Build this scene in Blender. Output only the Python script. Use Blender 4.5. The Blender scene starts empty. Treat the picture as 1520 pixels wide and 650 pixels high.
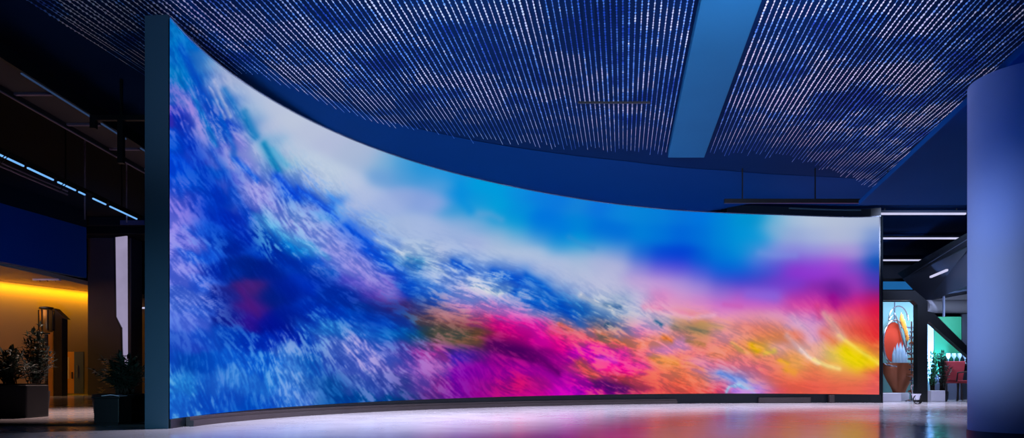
import bpy, bmesh, math, random
import numpy as np
from mathutils import Vector, Matrix

# ------------------------------------------------------------------ basics
sc = bpy.context.scene
COL = sc.collection
F = 1000.0            # focal length in pixels of the 1520x650 frame
EYE = 1.0             # camera height
HZ = 566.0            # horizon row
R = math.radians

def at(px, py, Y):
    """point of the place seen at pixel (px, py), at distance Y in front of the camera"""
    return Vector(((px - 760) * Y / F, Y, EYE + (HZ - py) * Y / F))

def srgb(c):
    r = []
    for v in c:
        v = v / 255.0
        r.append(v / 12.92 if v <= 0.04045 else ((v + 0.055) / 1.055) ** 2.4)
    return tuple(r)

def link(o, parent=None):
    COL.objects.link(o)
    if parent is not None:
        o.parent = parent
    return o

def tag(o, label=None, cat=None, group=None, kind=None):
    if label: o['label'] = label
    if cat: o['category'] = cat
    if group: o['group'] = group
    if kind: o['kind'] = kind
    return o

def empty(name, loc, label, cat, group=None, rz=0):
    o = bpy.data.objects.new(name, None)
    o.location = loc
    o.rotation_euler = (0, 0, rz)
    o.empty_display_size = 0.1
    link(o)
    return tag(o, label, cat, group)

# ------------------------------------------------------------------ materials
def mat(name, rgb, rough=0.5, metal=0.0, noise=0.0, nscale=4.0, bump=0.0, bscale=40.0, coat=0.0, trans=0.0, emis=None, estr=0.0, alpha=1.0, spec=0.5):
    m = bpy.data.materials.new(name)
    m.use_nodes = True
    nt = m.node_tree
    b = nt.nodes['Principled BSDF']
    c = srgb(rgb)
    b.inputs['Base Color'].default_value = (*c, 1)
    b.inputs['Roughness'].default_value = rough
    b.inputs['Metallic'].default_value = metal
    b.inputs['Specular IOR Level'].default_value = spec
    b.inputs['Coat Weight'].default_value = coat
    b.inputs['Transmission Weight'].default_value = trans
    b.inputs['Alpha'].default_value = alpha
    tc = nt.nodes.new('ShaderNodeTexCoord')
    if noise > 0:
        n = nt.nodes.new('ShaderNodeTexNoise')
        n.inputs['Scale'].default_value = nscale
        n.inputs['Detail'].default_value = 4
        nt.links.new(tc.outputs['Object'], n.inputs['Vector'])
        mx = nt.nodes.new('ShaderNodeMix'); mx.data_type = 'RGBA'
        mx.inputs['A'].default_value = (*[v * (1 - noise) for v in c], 1)
        mx.inputs['B'].default_value = (*[min(1, v * (1 + noise)) for v in c], 1)
        nt.links.new(n.outputs['Fac'], mx.inputs['Factor'])
        nt.links.new(mx.outputs['Result'], b.inputs['Base Color'])
    if bump > 0:
        n2 = nt.nodes.new('ShaderNodeTexNoise')
        n2.inputs['Scale'].default_value = bscale
        nt.links.new(tc.outputs['Object'], n2.inputs['Vector'])
        bp = nt.nodes.new('ShaderNodeBump')
        bp.inputs['Strength'].default_value = bump
        nt.links.new(n2.outputs['Fac'], bp.inputs['Height'])
        nt.links.new(bp.outputs['Normal'], b.inputs['Normal'])
    if emis:
        b.inputs['Emission Color'].default_value = (*srgb(emis), 1)
        b.inputs['Emission Strength'].default_value = estr
    return m

M = dict(
    slab=mat('ceiling_paint', (3, 36, 82), 0.75, noise=0.15, nscale=0.4, spec=0.04),
    cove=mat('cove_paint', (2, 50, 110), 0.7, noise=0.1, nscale=0.3, spec=0.04),
    beam=mat('beam_paint', (34, 104, 150), 0.6, noise=0.1, nscale=0.6, spec=0.04),
    canopy=mat('canopy_paint', (6, 66, 130), 0.8, noise=0.1, nscale=0.5, spec=0.04),
    void=mat('void_black', (14, 16, 24), 0.85, noise=0.3, nscale=0.3),
    black=mat('black_metal', (10, 14, 20), 0.45, noise=0.2, nscale=3),
    bezel=mat('bezel_black', (9, 20, 30), 0.35, noise=0.1, nscale=2),
    endcap=mat('end_cap_slate', (44, 72, 92), 0.5, noise=0.1, nscale=0.8),
    rail=mat('rail_taupe', (62, 56, 60), 0.45, noise=0.2, nscale=2),
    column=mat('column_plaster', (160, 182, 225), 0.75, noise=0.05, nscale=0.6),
    lilac=mat('lilac_metal', (150, 140, 180), 0.4, metal=0.4, noise=0.1),
    gantry=mat('gantry_grey', (48, 46, 60), 0.6, noise=0.25, nscale=0.8),
    fascia=mat('fascia_blue', (14, 84, 150), 0.7, noise=0.15, nscale=0.15, spec=0.04),
    cream=mat('cream_plaster', (205, 175, 140), 0.7, noise=0.06, nscale=0.3),
    lobby=mat('lobby_wall_paint', (160, 128, 108), 0.75, noise=0.06, nscale=0.3),
    pier=mat('pier_stone', (62, 56, 66), 0.6, noise=0.25, nscale=0.5),
    navy=mat('navy_wall', (22, 40, 66), 0.8, noise=0.2, nscale=0.2),
    slate=mat('slate_panel', (84, 92, 118), 0.55, noise=0.12, nscale=0.3),
    dark_panel=mat('dark_panel', (20, 28, 44), 0.6, noise=0.2, nscale=0.3),
    white=mat('white_gloss', (205, 205, 225), 0.35, noise=0.04, nscale=1),
    planter=mat('planter_charcoal', (24, 28, 38), 0.5, noise=0.3, nscale=1.5, bump=0.2),
    soil=mat('potting_soil', (28, 22, 18), 0.95, noise=0.4, nscale=20, bump=0.5),
    leaf=mat('leaf_dark_green', (30, 52, 44), 0.5, noise=0.35, nscale=6),
    leaf_bright=mat('leaf_bright_green', (40, 130, 80), 0.5, noise=0.3, nscale=6),
    stem=mat('stem_brown', (44, 36, 30), 0.8, noise=0.3, nscale=8),
    blossom=mat('orange_blossom', (220, 120, 50), 0.5, noise=0.2, nscale=8),
    paper=mat('paper_white', (200, 205, 225), 0.6, noise=0.1, nscale=5),
    copper=mat('copper_brown', (170, 96, 62), 0.32, metal=0.35, noise=0.25, nscale=1.2),
    redglass=mat('red_lacquer', (200, 70, 50), 0.3, noise=0.2, nscale=1.0, coat=0.4),
    silver=mat('polished_silver', (205, 210, 225), 0.18, metal=0.85, noise=0.05),
    crystal=mat('crystal_blue', (175, 210, 240), 0.15, noise=0.1, nscale=3, coat=0.5),
    flame=mat('flame_amber', (235, 165, 70), 0.35, noise=0.2, nscale=2),
    teal=mat('teal_panel', (104, 156, 160), 0.55, noise=0.12, nscale=0.5),
    green=mat('green_panel', (18, 112, 80), 0.55, noise=0.25, nscale=0.5),
    ice=mat('ice_blue_panel', (150, 195, 225), 0.4, noise=0.1, nscale=0.4),
    red=mat('red_fabric', (150, 44, 58), 0.8, noise=0.25, nscale=3, bump=0.2),
    chairleg=mat('chair_leg_dark', (40, 30, 34), 0.4, noise=0.1),
    brass=mat('brass_frame', (190, 140, 60), 0.35, metal=0.5, noise=0.1),
    dark_wood=mat('dark_wood', (52, 38, 28), 0.5, noise=0.3, nscale=3),
    amber_door=mat('amber_door', (196, 130, 52), 0.5, noise=0.15, nscale=0.8),
    blue_door=mat('blue_door', (66, 76, 112), 0.5, noise=0.15, nscale=0.8),
)

def emit_mat(name, rgb, strength):
    m = bpy.data.materials.new(name)
    m.use_nodes = True
    nt = m.node_tree; nt.nodes.clear()
    e = nt.nodes.new('ShaderNodeEmission')
    n = nt.nodes.new('ShaderNodeTexNoise'); n.inputs['Scale'].default_value = 0.8
    tc = nt.nodes.new('ShaderNodeTexCoord')
    nt.links.new(tc.outputs['Object'], n.inputs['Vector'])
    mx = nt.nodes.new('ShaderNodeMix'); mx.data_type = 'RGBA'
    c = srgb(rgb)
    mx.inputs['A'].default_value = (*[v * 0.8 for v in c], 1)
    mx.inputs['B'].default_value = (*[v * 1.2 for v in c], 1)
    nt.links.new(n.outputs['Fac'], mx.inputs['Factor'])
    nt.links.new(mx.outputs['Result'], e.inputs['Color'])
    e.inputs['Strength'].default_value = strength
    o = nt.nodes.new('ShaderNodeOutputMaterial')
    nt.links.new(e.outputs[0], o.inputs['Surface'])
    return m
M['tube'] = emit_mat('lamp_tube_white', (205, 205, 240), 1.0)
M['tube_blue'] = emit_mat('lamp_tube_blue', (120, 185, 255), 1.0)
M['led_blue'] = emit_mat('led_strip_blue', (70, 100, 150), 0.35)
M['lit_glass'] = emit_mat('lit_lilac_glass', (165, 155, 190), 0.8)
M['lit_blue'] = emit_mat('lit_blue_glass', (30, 100, 165), 0.9)

# ------------------------------------------------------------------ mesh helper
class MB:
    def __init__(self):
        self.bm = bmesh.new()
    def box(self, x0, x1, y0, y1, z0, z1, mx=None):
        r = bmesh.ops.create_cube(self.bm, size=1)
        m = Matrix.Translation(((x0+x1)/2, (y0+y1)/2, (z0+z1)/2)) @ Matrix.Diagonal((abs(x1-x0), abs(y1-y0), abs(z1-z0), 1))
        if mx is not None: m = mx @ m
        bmesh.ops.transform(self.bm, matrix=m, verts=r['verts'])
        return self
    def bar(self, a, b, w, h=None, up=(0, 0, 1)):
        h = h or w
        a, b = Vector(a), Vector(b); d = b - a; L = d.length; d.normalize()
        up = Vector(up)
        if abs(d.dot(up)) > 0.98: up = Vector((0, 1, 0))
        s = d.cross(up).normalized(); u = s.cross(d).normalized()
        r = bmesh.ops.create_cube(self.bm, size=1)
        rot = Matrix((s, d, u)).transposed().to_4x4()
        bmesh.ops.transform(self.bm, matrix=Matrix.Translation((a+b)/2) @ rot @ Matrix.Diagonal((w, L, h, 1)), verts=r['verts'])
        return self
    def tube(self, pts, rads, n=10, caps=True):
        pts = [Vector(p) for p in pts]
        if not hasattr(rads, '__len__'): rads = [rads]*len(pts)
        rings = []
        ref = None
        for i, p in enumerate(pts):
            d = (pts[min(i+1, len(pts)-1)] - pts[max(i-1, 0)]).normalized()
            if ref is None: ref = Vector((0, 0, 1)) if abs(d.z) < 0.9 else Vector((1, 0, 0))
            s = d.cross(ref).normalized(); u = s.cross(d).normalized(); ref = u
            rings.append([self.bm.verts.new(p + (s*math.cos(2*math.pi*k/n) + u*math.sin(2*math.pi*k/n))*rads[i]) for k in range(n)])
        for a, b in zip(rings, rings[1:]):
            for k in range(n):
                self.bm.faces.new((a[k], a[(k+1) % n], b[(k+1) % n], b[k]))
        if caps:
            self.bm.faces.new(rings[0][::-1]); self.bm.faces.new(rings[-1])
        return self
    def lathe(self, prof, c=(0, 0, 0), n=32, sx=1, sy=1):
        c = Vector(c); rings = []
        for r, z in prof:
            rings.append([self.bm.verts.new(c + Vector((r*sx*math.cos(2*math.pi*k/n), r*sy*math.sin(2*math.pi*k/n), z))) for k in range(n)])
        for a, b in zip(rings, rings[1:]):
            for k in range(n):
                self.bm.faces.new((a[k], a[(k+1) % n], b[(k+1) % n], b[k]))
        if prof[0][0] > 1e-5: self.bm.faces.new(rings[0][::-1])
        if prof[-1][0] > 1e-5: self.bm.faces.new(rings[-1])
        return self
    def prism(self, poly, d):
        """extrude a planar polygon by vector d"""
        poly = [Vector(p) for p in poly]; d = Vector(d)
        a = [self.bm.verts.new(p) for p in poly]; b = [self.bm.verts.new(p + d) for p in poly]
        self.bm.faces.new(a); self.bm.faces.new(b[::-1])
        n = len(poly)
        for k in range(n):
            self.bm.faces.new((a[k], b[k], b[(k+1) % n], a[(k+1) % n]))
        return self
    def leaf(self, base, d, L, w, droop=0.25, nrm=None):
        base, d = Vector(base), Vector(d).normalized()
        s = d.cross(Vector((0, 0, 1)))
        s = s.normalized() if s.length > 1e-3 else Vector((1, 0, 0))
        if nrm: s = (s + Vector(nrm)).normalized()
        p1 = base + d*L*0.45 + Vector((0, 0, 0.02*L)); p2 = base + d*L - Vector((0, 0, droop*L))
        v = [self.bm.verts.new(p) for p in (base, p1 + s*w, p2, p1 - s*w, p1 + Vector((0, 0, -w*0.5)))]
        for t in ((0, 1, 4), (1, 2, 4), (2, 3, 4), (3, 0, 4)):
            self.bm.faces.new([v[k] for k in t])
        return self
    def build(self, name, m, parent=None, smooth=False, bevel=0.0):
        bmesh.ops.remove_doubles(self.bm, verts=self.bm.verts, dist=1e-5)
        bmesh.ops.recalc_face_normals(self.bm, faces=self.bm.faces)
        me = bpy.data.meshes.new(name)
        self.bm.to_mesh(me); self.bm.free()
        me.materials.append(m)
        if smooth:
            for p in me.polygons: p.use_smooth = True
        o = bpy.data.objects.new(name, me)
        link(o, parent)
        if bevel > 0:
            bv = o.modifiers.new('bevel', 'BEVEL'); bv.width = bevel; bv.segments = 3; bv.limit_method = 'ANGLE'
        if smooth:
            md = o.modifiers.new('split', 'EDGE_SPLIT'); md.split_angle = R(40)
        return o

def local(root, p):
    return root.matrix_basis.inverted() @ Vector(p)

# ------------------------------------------------------------------ video wall curve
TOP = [(252, 27), (273, 52), (291.5, 69.6), (319, 91.5), (354, 117), (388, 142), (441, 170), (496, 198), (542, 216), (588, 232),
       (650, 250.7), (719, 269), (777, 282), (850, 294), (919, 304), (988, 311.5), (1050, 315.6), (1130, 319), (1190, 320.8), (1305, 321.6)]
BOT = [(252, 622), (273, 619), (365, 609.6), (450, 601.5), (565, 596.5), (650, 591.5), (850, 586.5), (1050, 584), (1180, 584.3), (1305, 585.5)]
ZTOP = 8.7

def smooth_interp(tab, x, deg):
    a = np.array(tab, float)
    u = (a[:, 0] - 252) / 1053.0
    c = np.polyfit(u, a[:, 1], deg)
    return np.polyval(c, (np.asarray(x, float) - 252) / 1053.0)

def ytop(x): return smooth_interp(TOP, x, 8)
def ybot(x): return smooth_interp(BOT, x, 5)

def wall_plan(px):
    """plan position (X, Y) of the curved display face, and the height of its lower edge"""
    d = (ZTOP - EYE) * F / (HZ - ytop(px))
    return (px - 760) * d / F, d, EYE - (ybot(px) - HZ) * d / F

# ------------------------------------------------------------------ artwork on the display
# colour swatches of the abstract picture: column : (row, r, g, b) ...
SW = {
258: '45 0 110 190;75 0 100 190;110 0 120 195;150 30 90 190;180 60 40 160;210 0 80 210;250 0 70 215;280 30 80 210;300 130 120 225;330 140 130 230;360 120 120 225;400 110 120 225;440 90 120 220;480 110 130 230;510 40 90 200;535 20 90 200;560 50 140 220;590 40 130 220;612 40 120 215',
280: '65 0 110 200;90 0 90 190;120 0 110 195;145 100 110 210;165 60 70 200;180 20 60 190;210 0 50 190;240 0 70 215;270 0 80 215;300 60 80 205;330 110 110 220;360 120 120 225;400 130 130 230;440 110 130 225;480 110 120 225;510 50 80 200;540 0 80 180;570 60 160 225;600 40 120 215',
300: '85 60 130 200;100 40 120 200;115 0 80 190;140 10 80 200;170 90 110 215;200 150 150 220;235 60 80 200;270 0 70 200;300 0 60 200;340 20 90 220;380 20 90 220;420 50 100 220;460 70 110 220;500 30 90 210;540 0 80 190;570 10 90 200;600 10 90 200',
320: '98 165 178 210;118 155 168 215;132 120 150 215;150 20 100 200;170 0 60 190;190 0 70 190;210 60 110 210;230 90 110 215;260 0 80 200;290 0 60 190;320 0 50 190;350 0 60 190;400 0 40 170;450 10 50 170;500 20 90 200;540 10 100 210;570 60 130 220;595 20 100 210',
345: '120 175 185 215;134 165 185 220;150 60 120 205;170 90 130 215;190 10 60 200;210 130 120 215;240 150 150 225;270 110 110 220;290 0 60 190;320 0 40 180;360 0 40 160;400 0 40 150;440 25 35 140;470 15 35 150;500 0 70 190;530 20 110 220;555 80 150 225;590 20 90 200',
370: '140 180 192 220;158 170 190 220;170 130 170 212;185 100 145 205;205 140 165 218;225 180 190 225;245 150 165 225;265 60 110 215;285 150 150 225;300 140 140 225;315 20 60 190;350 0 40 180;400 0 30 130;430 80 30 120;455 90 25 130;475 70 20 150;510 0 60 190;540 20 110 220;570 50 130 220;600 0 90 200',
400: '160 185 195 220;190 182 192 220;210 130 175 215;225 135 175 215;245 110 155 212;260 100 135 212;280 130 140 220;300 120 130 220;318 110 180 225;331 90 180 230;345 0 110 210;370 0 60 190;400 0 30 140;440 0 30 130;480 0 20 150;510 0 50 190;540 10 110 220;570 50 140 225;600 20 100 210',
430: '180 188 198 220;220 185 198 222;245 160 192 217;265 110 150 220;277 20 90 220;290 60 120 220;310 120 160 225;330 160 190 230;345 110 190 230;362 0 130 220;390 0 60 190;430 0 30 150;470 0 30 150;500 0 40 180;520 100 150 225;545 110 160 230;580 100 150 230;602 60 130 220',
460: '195 183 193 219;240 190 205 225;268 182 196 225;290 50 110 220;310 130 150 225;335 155 170 230;352 120 180 230;365 40 150 220;385 0 80 210;420 0 50 190;460 0 50 180;480 20 90 200;510 0 70 190;540 20 110 200;570 60 120 200;595 110 140 220',
490: '215 178 188 218;260 190 205 225;284 180 198 225;300 40 120 230;320 90 160 230;345 140 150 225;370 150 160 228;388 90 120 220;405 0 80 195;440 0 50 170;465 0 60 190;490 60 150 220;510 120 130 210;540 60 90 190;570 0 80 160;600 0 80 160',
520: '225 170 185 215;270 185 198 225;310 172 187 225;325 110 150 225;338 0 80 220;352 100 130 225;375 140 150 228;398 150 140 225;415 90 80 205;440 0 50 160;470 0 80 200;495 60 130 210;515 150 140 215;540 140 130 210;565 90 110 190;590 0 80 160',
545: '238 165 183 215;290 175 190 225;330 165 188 222;350 70 120 220;368 20 80 220;382 90 110 220;397 140 130 225;420 150 120 215;437 80 60 180;455 0 50 150;470 0 60 180;490 30 110 210;515 140 130 215;540 140 120 210;570 90 110 195;595 0 90 160',
570: '243 120 172 215;262 110 160 215;300 160 180 225;345 168 190 225;360 140 170 225;372 10 90 215;387 60 140 220;400 20 70 210;418 110 70 200;432 150 70 190;445 90 50 150;458 30 40 130;480 0 70 190;500 20 120 210;520 130 120 210;545 150 120 200;570 90 90 180;595 0 80 150',
600: '244 70 155 215;262 80 155 215;290 145 168 220;340 165 185 222;372 185 200 225;388 130 180 218;405 20 90 210;430 0 60 190;455 70 40 110;475 20 60 160;495 0 100 190;520 90 80 180;545 140 90 190;570 60 70 150;595 0 70 130',
625: '250 30 145 215;265 60 150 215;290 130 160 220;340 165 185 225;372 168 190 222;388 90 150 205;405 110 160 215;420 20 100 210;440 20 90 200;455 60 60 120;475 90 60 70;495 20 90 110;508 60 80 140;522 190 60 170;545 170 80 180;570 130 70 170;597 90 40 130',
650: '257 40 150 220;275 80 155 218;300 140 165 222;340 160 180 222;375 170 185 222;395 180 195 225;410 160 180 225;425 90 140 220;440 20 90 200;455 50 70 150;470 150 90 90;490 80 70 60;505 90 70 60;520 200 50 150;545 165 90 180;575 130 40 140;597 100 40 130',
680: '263 20 145 220;290 10 140 220;312 40 150 215;328 130 170 218;345 158 180 222;375 167 186 225;387 90 140 215;394 20 90 210;407 130 160 225;430 170 175 225;445 170 150 215;465 190 120 160;480 120 60 60;495 70 75 70;510 90 90 60;525 70 30 190;550 130 0 170;575 130 0 160;592 120 10 150',
710: '272 0 155 220;300 10 150 218;318 70 160 215;335 125 170 217;360 165 180 222;385 165 185 225;400 90 140 220;420 190 200 230;440 180 170 225;455 210 120 190;475 190 60 120;495 100 70 40;510 120 70 60;525 90 20 130;550 140 0 160;575 150 10 150;590 150 0 140',
740: '279 0 155 220;305 0 157 218;326 10 152 215;342 120 172 215;358 160 185 218;375 180 195 222;392 140 170 220;402 20 90 210;415 80 140 215;430 200 215 225;445 150 160 225;460 220 110 190;480 220 0 130;500 170 10 100;515 80 10 90;535 150 0 140;560 160 0 150;575 180 10 120;590 160 0 140',
770: '285 10 140 220;310 5 140 218;330 0 150 215;345 70 165 215;358 140 180 218;375 180 195 222;392 170 186 222;403 60 120 215;412 10 90 210;432 20 100 210;450 150 160 215;468 225 110 200;487 230 0 140;505 170 0 115;520 80 0 90;545 170 0 150;570 210 10 110;590 180 0 140',
800: '292 10 125 220;325 0 115 220;342 0 125 218;355 80 155 215;375 178 194 222;405 180 190 222;418 50 120 215;435 20 100 200;450 0 100 210;465 180 150 200;483 225 20 165;505 230 0 160;525 110 0 110;545 160 0 150;570 170 10 130;590 200 0 140',
830: '297 10 120 220;340 0 120 220;356 0 135 217;368 70 158 215;385 178 190 222;418 180 190 222;430 90 140 212;445 10 100 200;460 0 90 200;475 200 140 160;490 240 70 110;510 235 0 140;535 170 0 140;560 180 0 170;585 215 0 190',
860: '302 20 130 215;335 0 130 215;357 0 150 215;372 110 170 215;388 170 188 218;410 180 190 220;430 175 185 220;442 120 150 205;455 0 100 190;470 30 110 190;481 130 130 180;492 230 110 110;505 240 60 130;525 225 0 190;545 220 60 110;560 200 0 160;585 210 0 190',
890: '307 10 115 220;340 0 110 215;358 10 130 215;370 120 165 215;388 172 180 218;420 185 188 220;438 190 196 220;448 205 210 220;460 120 160 200;474 60 110 170;486 150 120 120;500 240 120 80;520 240 20 170;540 240 10 180;555 230 60 100;570 120 0 120;585 190 0 150',
920: '312 10 130 218;350 0 110 215;366 50 135 215;378 140 160 215;395 180 183 218;430 185 185 218;445 120 150 195;455 190 195 215;467 190 200 215;480 100 110 150;490 190 140 170;505 240 120 70;525 235 40 160;545 240 0 150;560 220 70 60;575 90 20 90;588 190 20 130',
950: '313 5 130 215;350 0 125 215;373 10 105 212;386 80 110 213;400 150 140 215;420 195 165 215;445 190 185 220;465 190 190 215;480 210 160 200;495 235 120 180;510 240 130 90;530 240 90 110;545 235 30 170;560 235 80 80;575 180 50 80;588 210 40 110',
980: '316 5 125 215;350 0 115 215;378 0 70 210;392 70 75 215;405 140 115 215;420 198 155 215;440 215 135 200;449 228 130 185;460 225 180 205;475 190 175 190;490 225 160 210;502 235 130 90;520 235 130 190;540 240 140 80;560 240 100 90;580 230 80 80',
1010: '317 5 115 215;350 0 100 215;378 0 65 210;394 60 65 215;406 120 105 215;420 180 148 215;440 200 150 210;452 222 140 190;463 235 160 180;478 190 150 120;490 200 120 110;510 225 140 190;530 240 120 110;550 240 120 80;570 240 100 70;583 230 70 70',
1040: '318 0 115 220;350 0 110 215;385 0 90 210;403 60 85 215;415 120 110 215;428 172 140 215;448 205 130 205;460 235 150 190;475 230 140 110;487 130 120 70;500 220 140 100;520 240 120 120;540 225 130 170;565 240 120 90;583 230 80 70',
1070: '320 0 130 215;350 0 130 215;380 0 120 215;398 0 100 215;412 40 80 210;425 110 90 205;437 160 115 210;455 200 100 200;468 230 150 200;482 235 160 140;495 225 140 160;510 235 130 130;525 235 130 90;545 235 110 140;558 120 150 225;570 235 90 120;583 230 60 110',
1100: '322 0 145 210;350 0 145 215;375 0 140 215;393 0 115 215;408 20 85 210;420 70 65 205;433 150 90 205;448 200 95 195;470 225 145 185;485 230 130 120;500 235 150 140;515 235 130 80;530 235 120 130;545 230 110 130;560 130 150 225;572 180 150 225;583 200 120 220',
1125: '322 0 145 205;350 10 150 215;367 40 145 215;380 90 140 218;392 70 110 220;405 50 80 205;420 80 65 200;435 140 95 215;450 200 95 200;470 220 145 170;485 225 120 100;500 230 130 90;515 235 180 20;530 235 130 100;545 230 100 120;560 235 110 120;575 170 150 225;583 200 120 220',
1150: '324 120 180 215;345 130 175 215;370 130 150 220;383 110 120 220;396 85 75 208;420 110 60 200;438 130 95 220;452 200 90 190;470 215 150 190;485 225 130 110;500 230 130 70;515 225 160 170;530 235 140 100;545 235 120 100;565 235 100 80;583 230 80 90',
1180: '325 165 190 218;350 150 170 215;372 140 142 220;385 120 90 212;400 140 50 205;425 120 60 205;440 170 50 170;455 220 70 160;468 215 130 190;482 210 160 200;500 230 110 70;515 225 160 150;528 235 150 80;540 240 170 80;555 235 130 80;575 235 90 70',
1210: '325 180 195 218;350 165 180 218;375 150 150 220;388 140 75 212;405 145 55 210;428 130 40 170;440 190 50 170;455 220 60 150;470 210 120 190;485 205 150 205;500 215 150 200;515 230 160 150;528 235 180 160;540 240 140 80;555 235 110 80;575 232 90 75',
1240: '325 180 192 215;350 175 185 215;375 165 150 215;390 160 70 210;410 150 60 205;425 110 35 160;440 150 20 150;455 215 50 130;470 220 110 130;485 225 110 100;500 225 170 150;515 230 200 60;530 235 200 80;545 235 180 90;560 232 120 80;578 230 95 75',
1270: '325 175 188 215;350 170 182 215;375 170 150 215;395 120 80 200;415 150 60 190;430 160 60 185;445 200 30 140;460 225 60 110;475 228 90 100;490 225 70 55;505 230 110 80;518 240 205 40;532 235 210 20;548 230 180 60;562 230 120 80;578 230 95 75',
1298: '325 165 180 210;350 120 150 210;370 80 120 205;390 0 80 180;410 60 60 180;425 80 50 170;440 170 20 110;460 220 20 70;480 225 40 60;500 228 40 50;520 232 110 60;535 238 190 60;550 232 80 80;578 232 90 90',
}
# brush work: x, y, streak colour, amount, stroke direction in degrees
BR = '''265 60 40 150 225 .5 62|300 90 60 150 225 .2 60|290 180 185 155 228 .75 60|268 150 175 135 225 .55 60|275 230 40 110 230 .45 62|265 300 150 130 230 .7 55|268 370 170 160 240 .8 48|285 430 165 160 240 .85 42|300 480 150 165 240 .8 38|262 500 90 140 235 .5 70
320 130 175 185 225 .6 58|340 170 170 180 225 .7 58|340 210 170 170 225 .6 56|370 240 195 200 235 .45 52|325 260 30 100 220 .5 60|330 320 10 70 220 .4 58|310 370 60 140 235 .7 52|350 400 0 60 200 .25 50|380 450 60 40 140 .05 50|420 430 0 50 190 .12 50
385 290 190 180 240 .8 55|420 300 170 200 240 .85 52|450 330 190 205 240 .8 45|420 350 100 200 240 .8 50|480 360 190 190 240 .6 42|520 385 190 175 240 .55 40|550 415 200 170 235 .6 38|400 230 60 170 210 .4 55|440 280 40 110 235 .6 48
480 300 60 150 240 .7 45|540 350 50 120 235 .6 38|580 385 150 195 235 .7 30|620 395 200 210 230 .8 22|600 430 20 110 225 .4 25|500 440 30 90 220 .35 40|560 460 20 70 190 .3 20
270 580 140 210 242 .95 62|290 600 130 200 240 .8 60|320 520 60 140 230 .5 70|330 560 150 170 235 .9 75|370 540 120 190 240 1.0 72|400 565 140 190 240 1.0 70|440 540 180 190 235 .95 60|440 580 170 190 240 1.0 62|360 590 30 120 215 .5 75|300 540 20 100 215 .4 75|350 500 80 160 235 .7 40
480 490 90 180 235 .8 48|510 520 205 185 232 1.0 46|545 545 200 175 230 1.0 46|560 580 120 140 220 .8 46|500 575 20 110 200 .5 50|600 540 170 150 225 .85 42|600 500 40 140 220 .6 30|640 545 215 130 215 .9 35|620 580 120 90 190 .5 40|470 560 60 130 210 .6 60
680 405 200 215 235 .9 20|650 400 210 220 235 .8 18|700 425 215 225 235 .9 20|745 425 220 230 235 .95 22|680 450 200 160 220 .7 15|740 450 215 190 225 .8 22|790 430 80 160 225 .65 30|840 450 70 150 215 .6 32|790 460 225 180 210 .7 24|870 460 190 210 225 .85 32|910 465 215 220 225 .9 32|960 470 220 220 225 .7 28
660 475 200 130 120 .6 10|690 495 150 90 60 .6 8|740 485 240 60 150 .2 20|780 480 250 110 190 .35 25|700 550 150 30 190 .25 60|760 570 240 30 110 .5 25|800 520 240 40 160 .15 28|820 560 200 20 180 .2 40|660 560 180 120 200 .5 45
860 500 250 130 110 .6 28|880 530 250 140 130 .6 28|880 560 250 110 110 .7 30|920 540 255 130 215 .55 22|930 510 250 150 90 .6 24|970 500 245 190 220 .5 28|1000 530 250 180 120 .6 24|960 570 250 130 80 .6 24|1040 560 250 170 120 .5 24
1040 490 210 150 90 .6 15|1060 540 250 170 200 .55 26|1090 520 250 180 150 .5 30|1130 540 250 180 110 .5 28|1080 565 190 200 245 .6 28|1150 500 245 170 190 .3 32|1160 570 240 130 110 .2 10|1200 500 235 190 215 .3 42|1230 470 235 150 170 .3 50|1260 570 240 140 110 .12 0|1280 470 235 110 100 .12 60|1290 530 250 230 120 .2 35'''
CALM = '400 180;420 210;500 250;540 290;600 330;650 350;700 370;760 370;800 390;850 410;900 420;940 430;680 290;740 310;850 340;950 350;1000 370;1000 420;1060 360;1120 360;1180 340;1260 350;1150 410;1200 400;1280 400;1240 430;1100 430;1050 450;600 260;450 190;350 125;380 150;1290 440'
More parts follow.
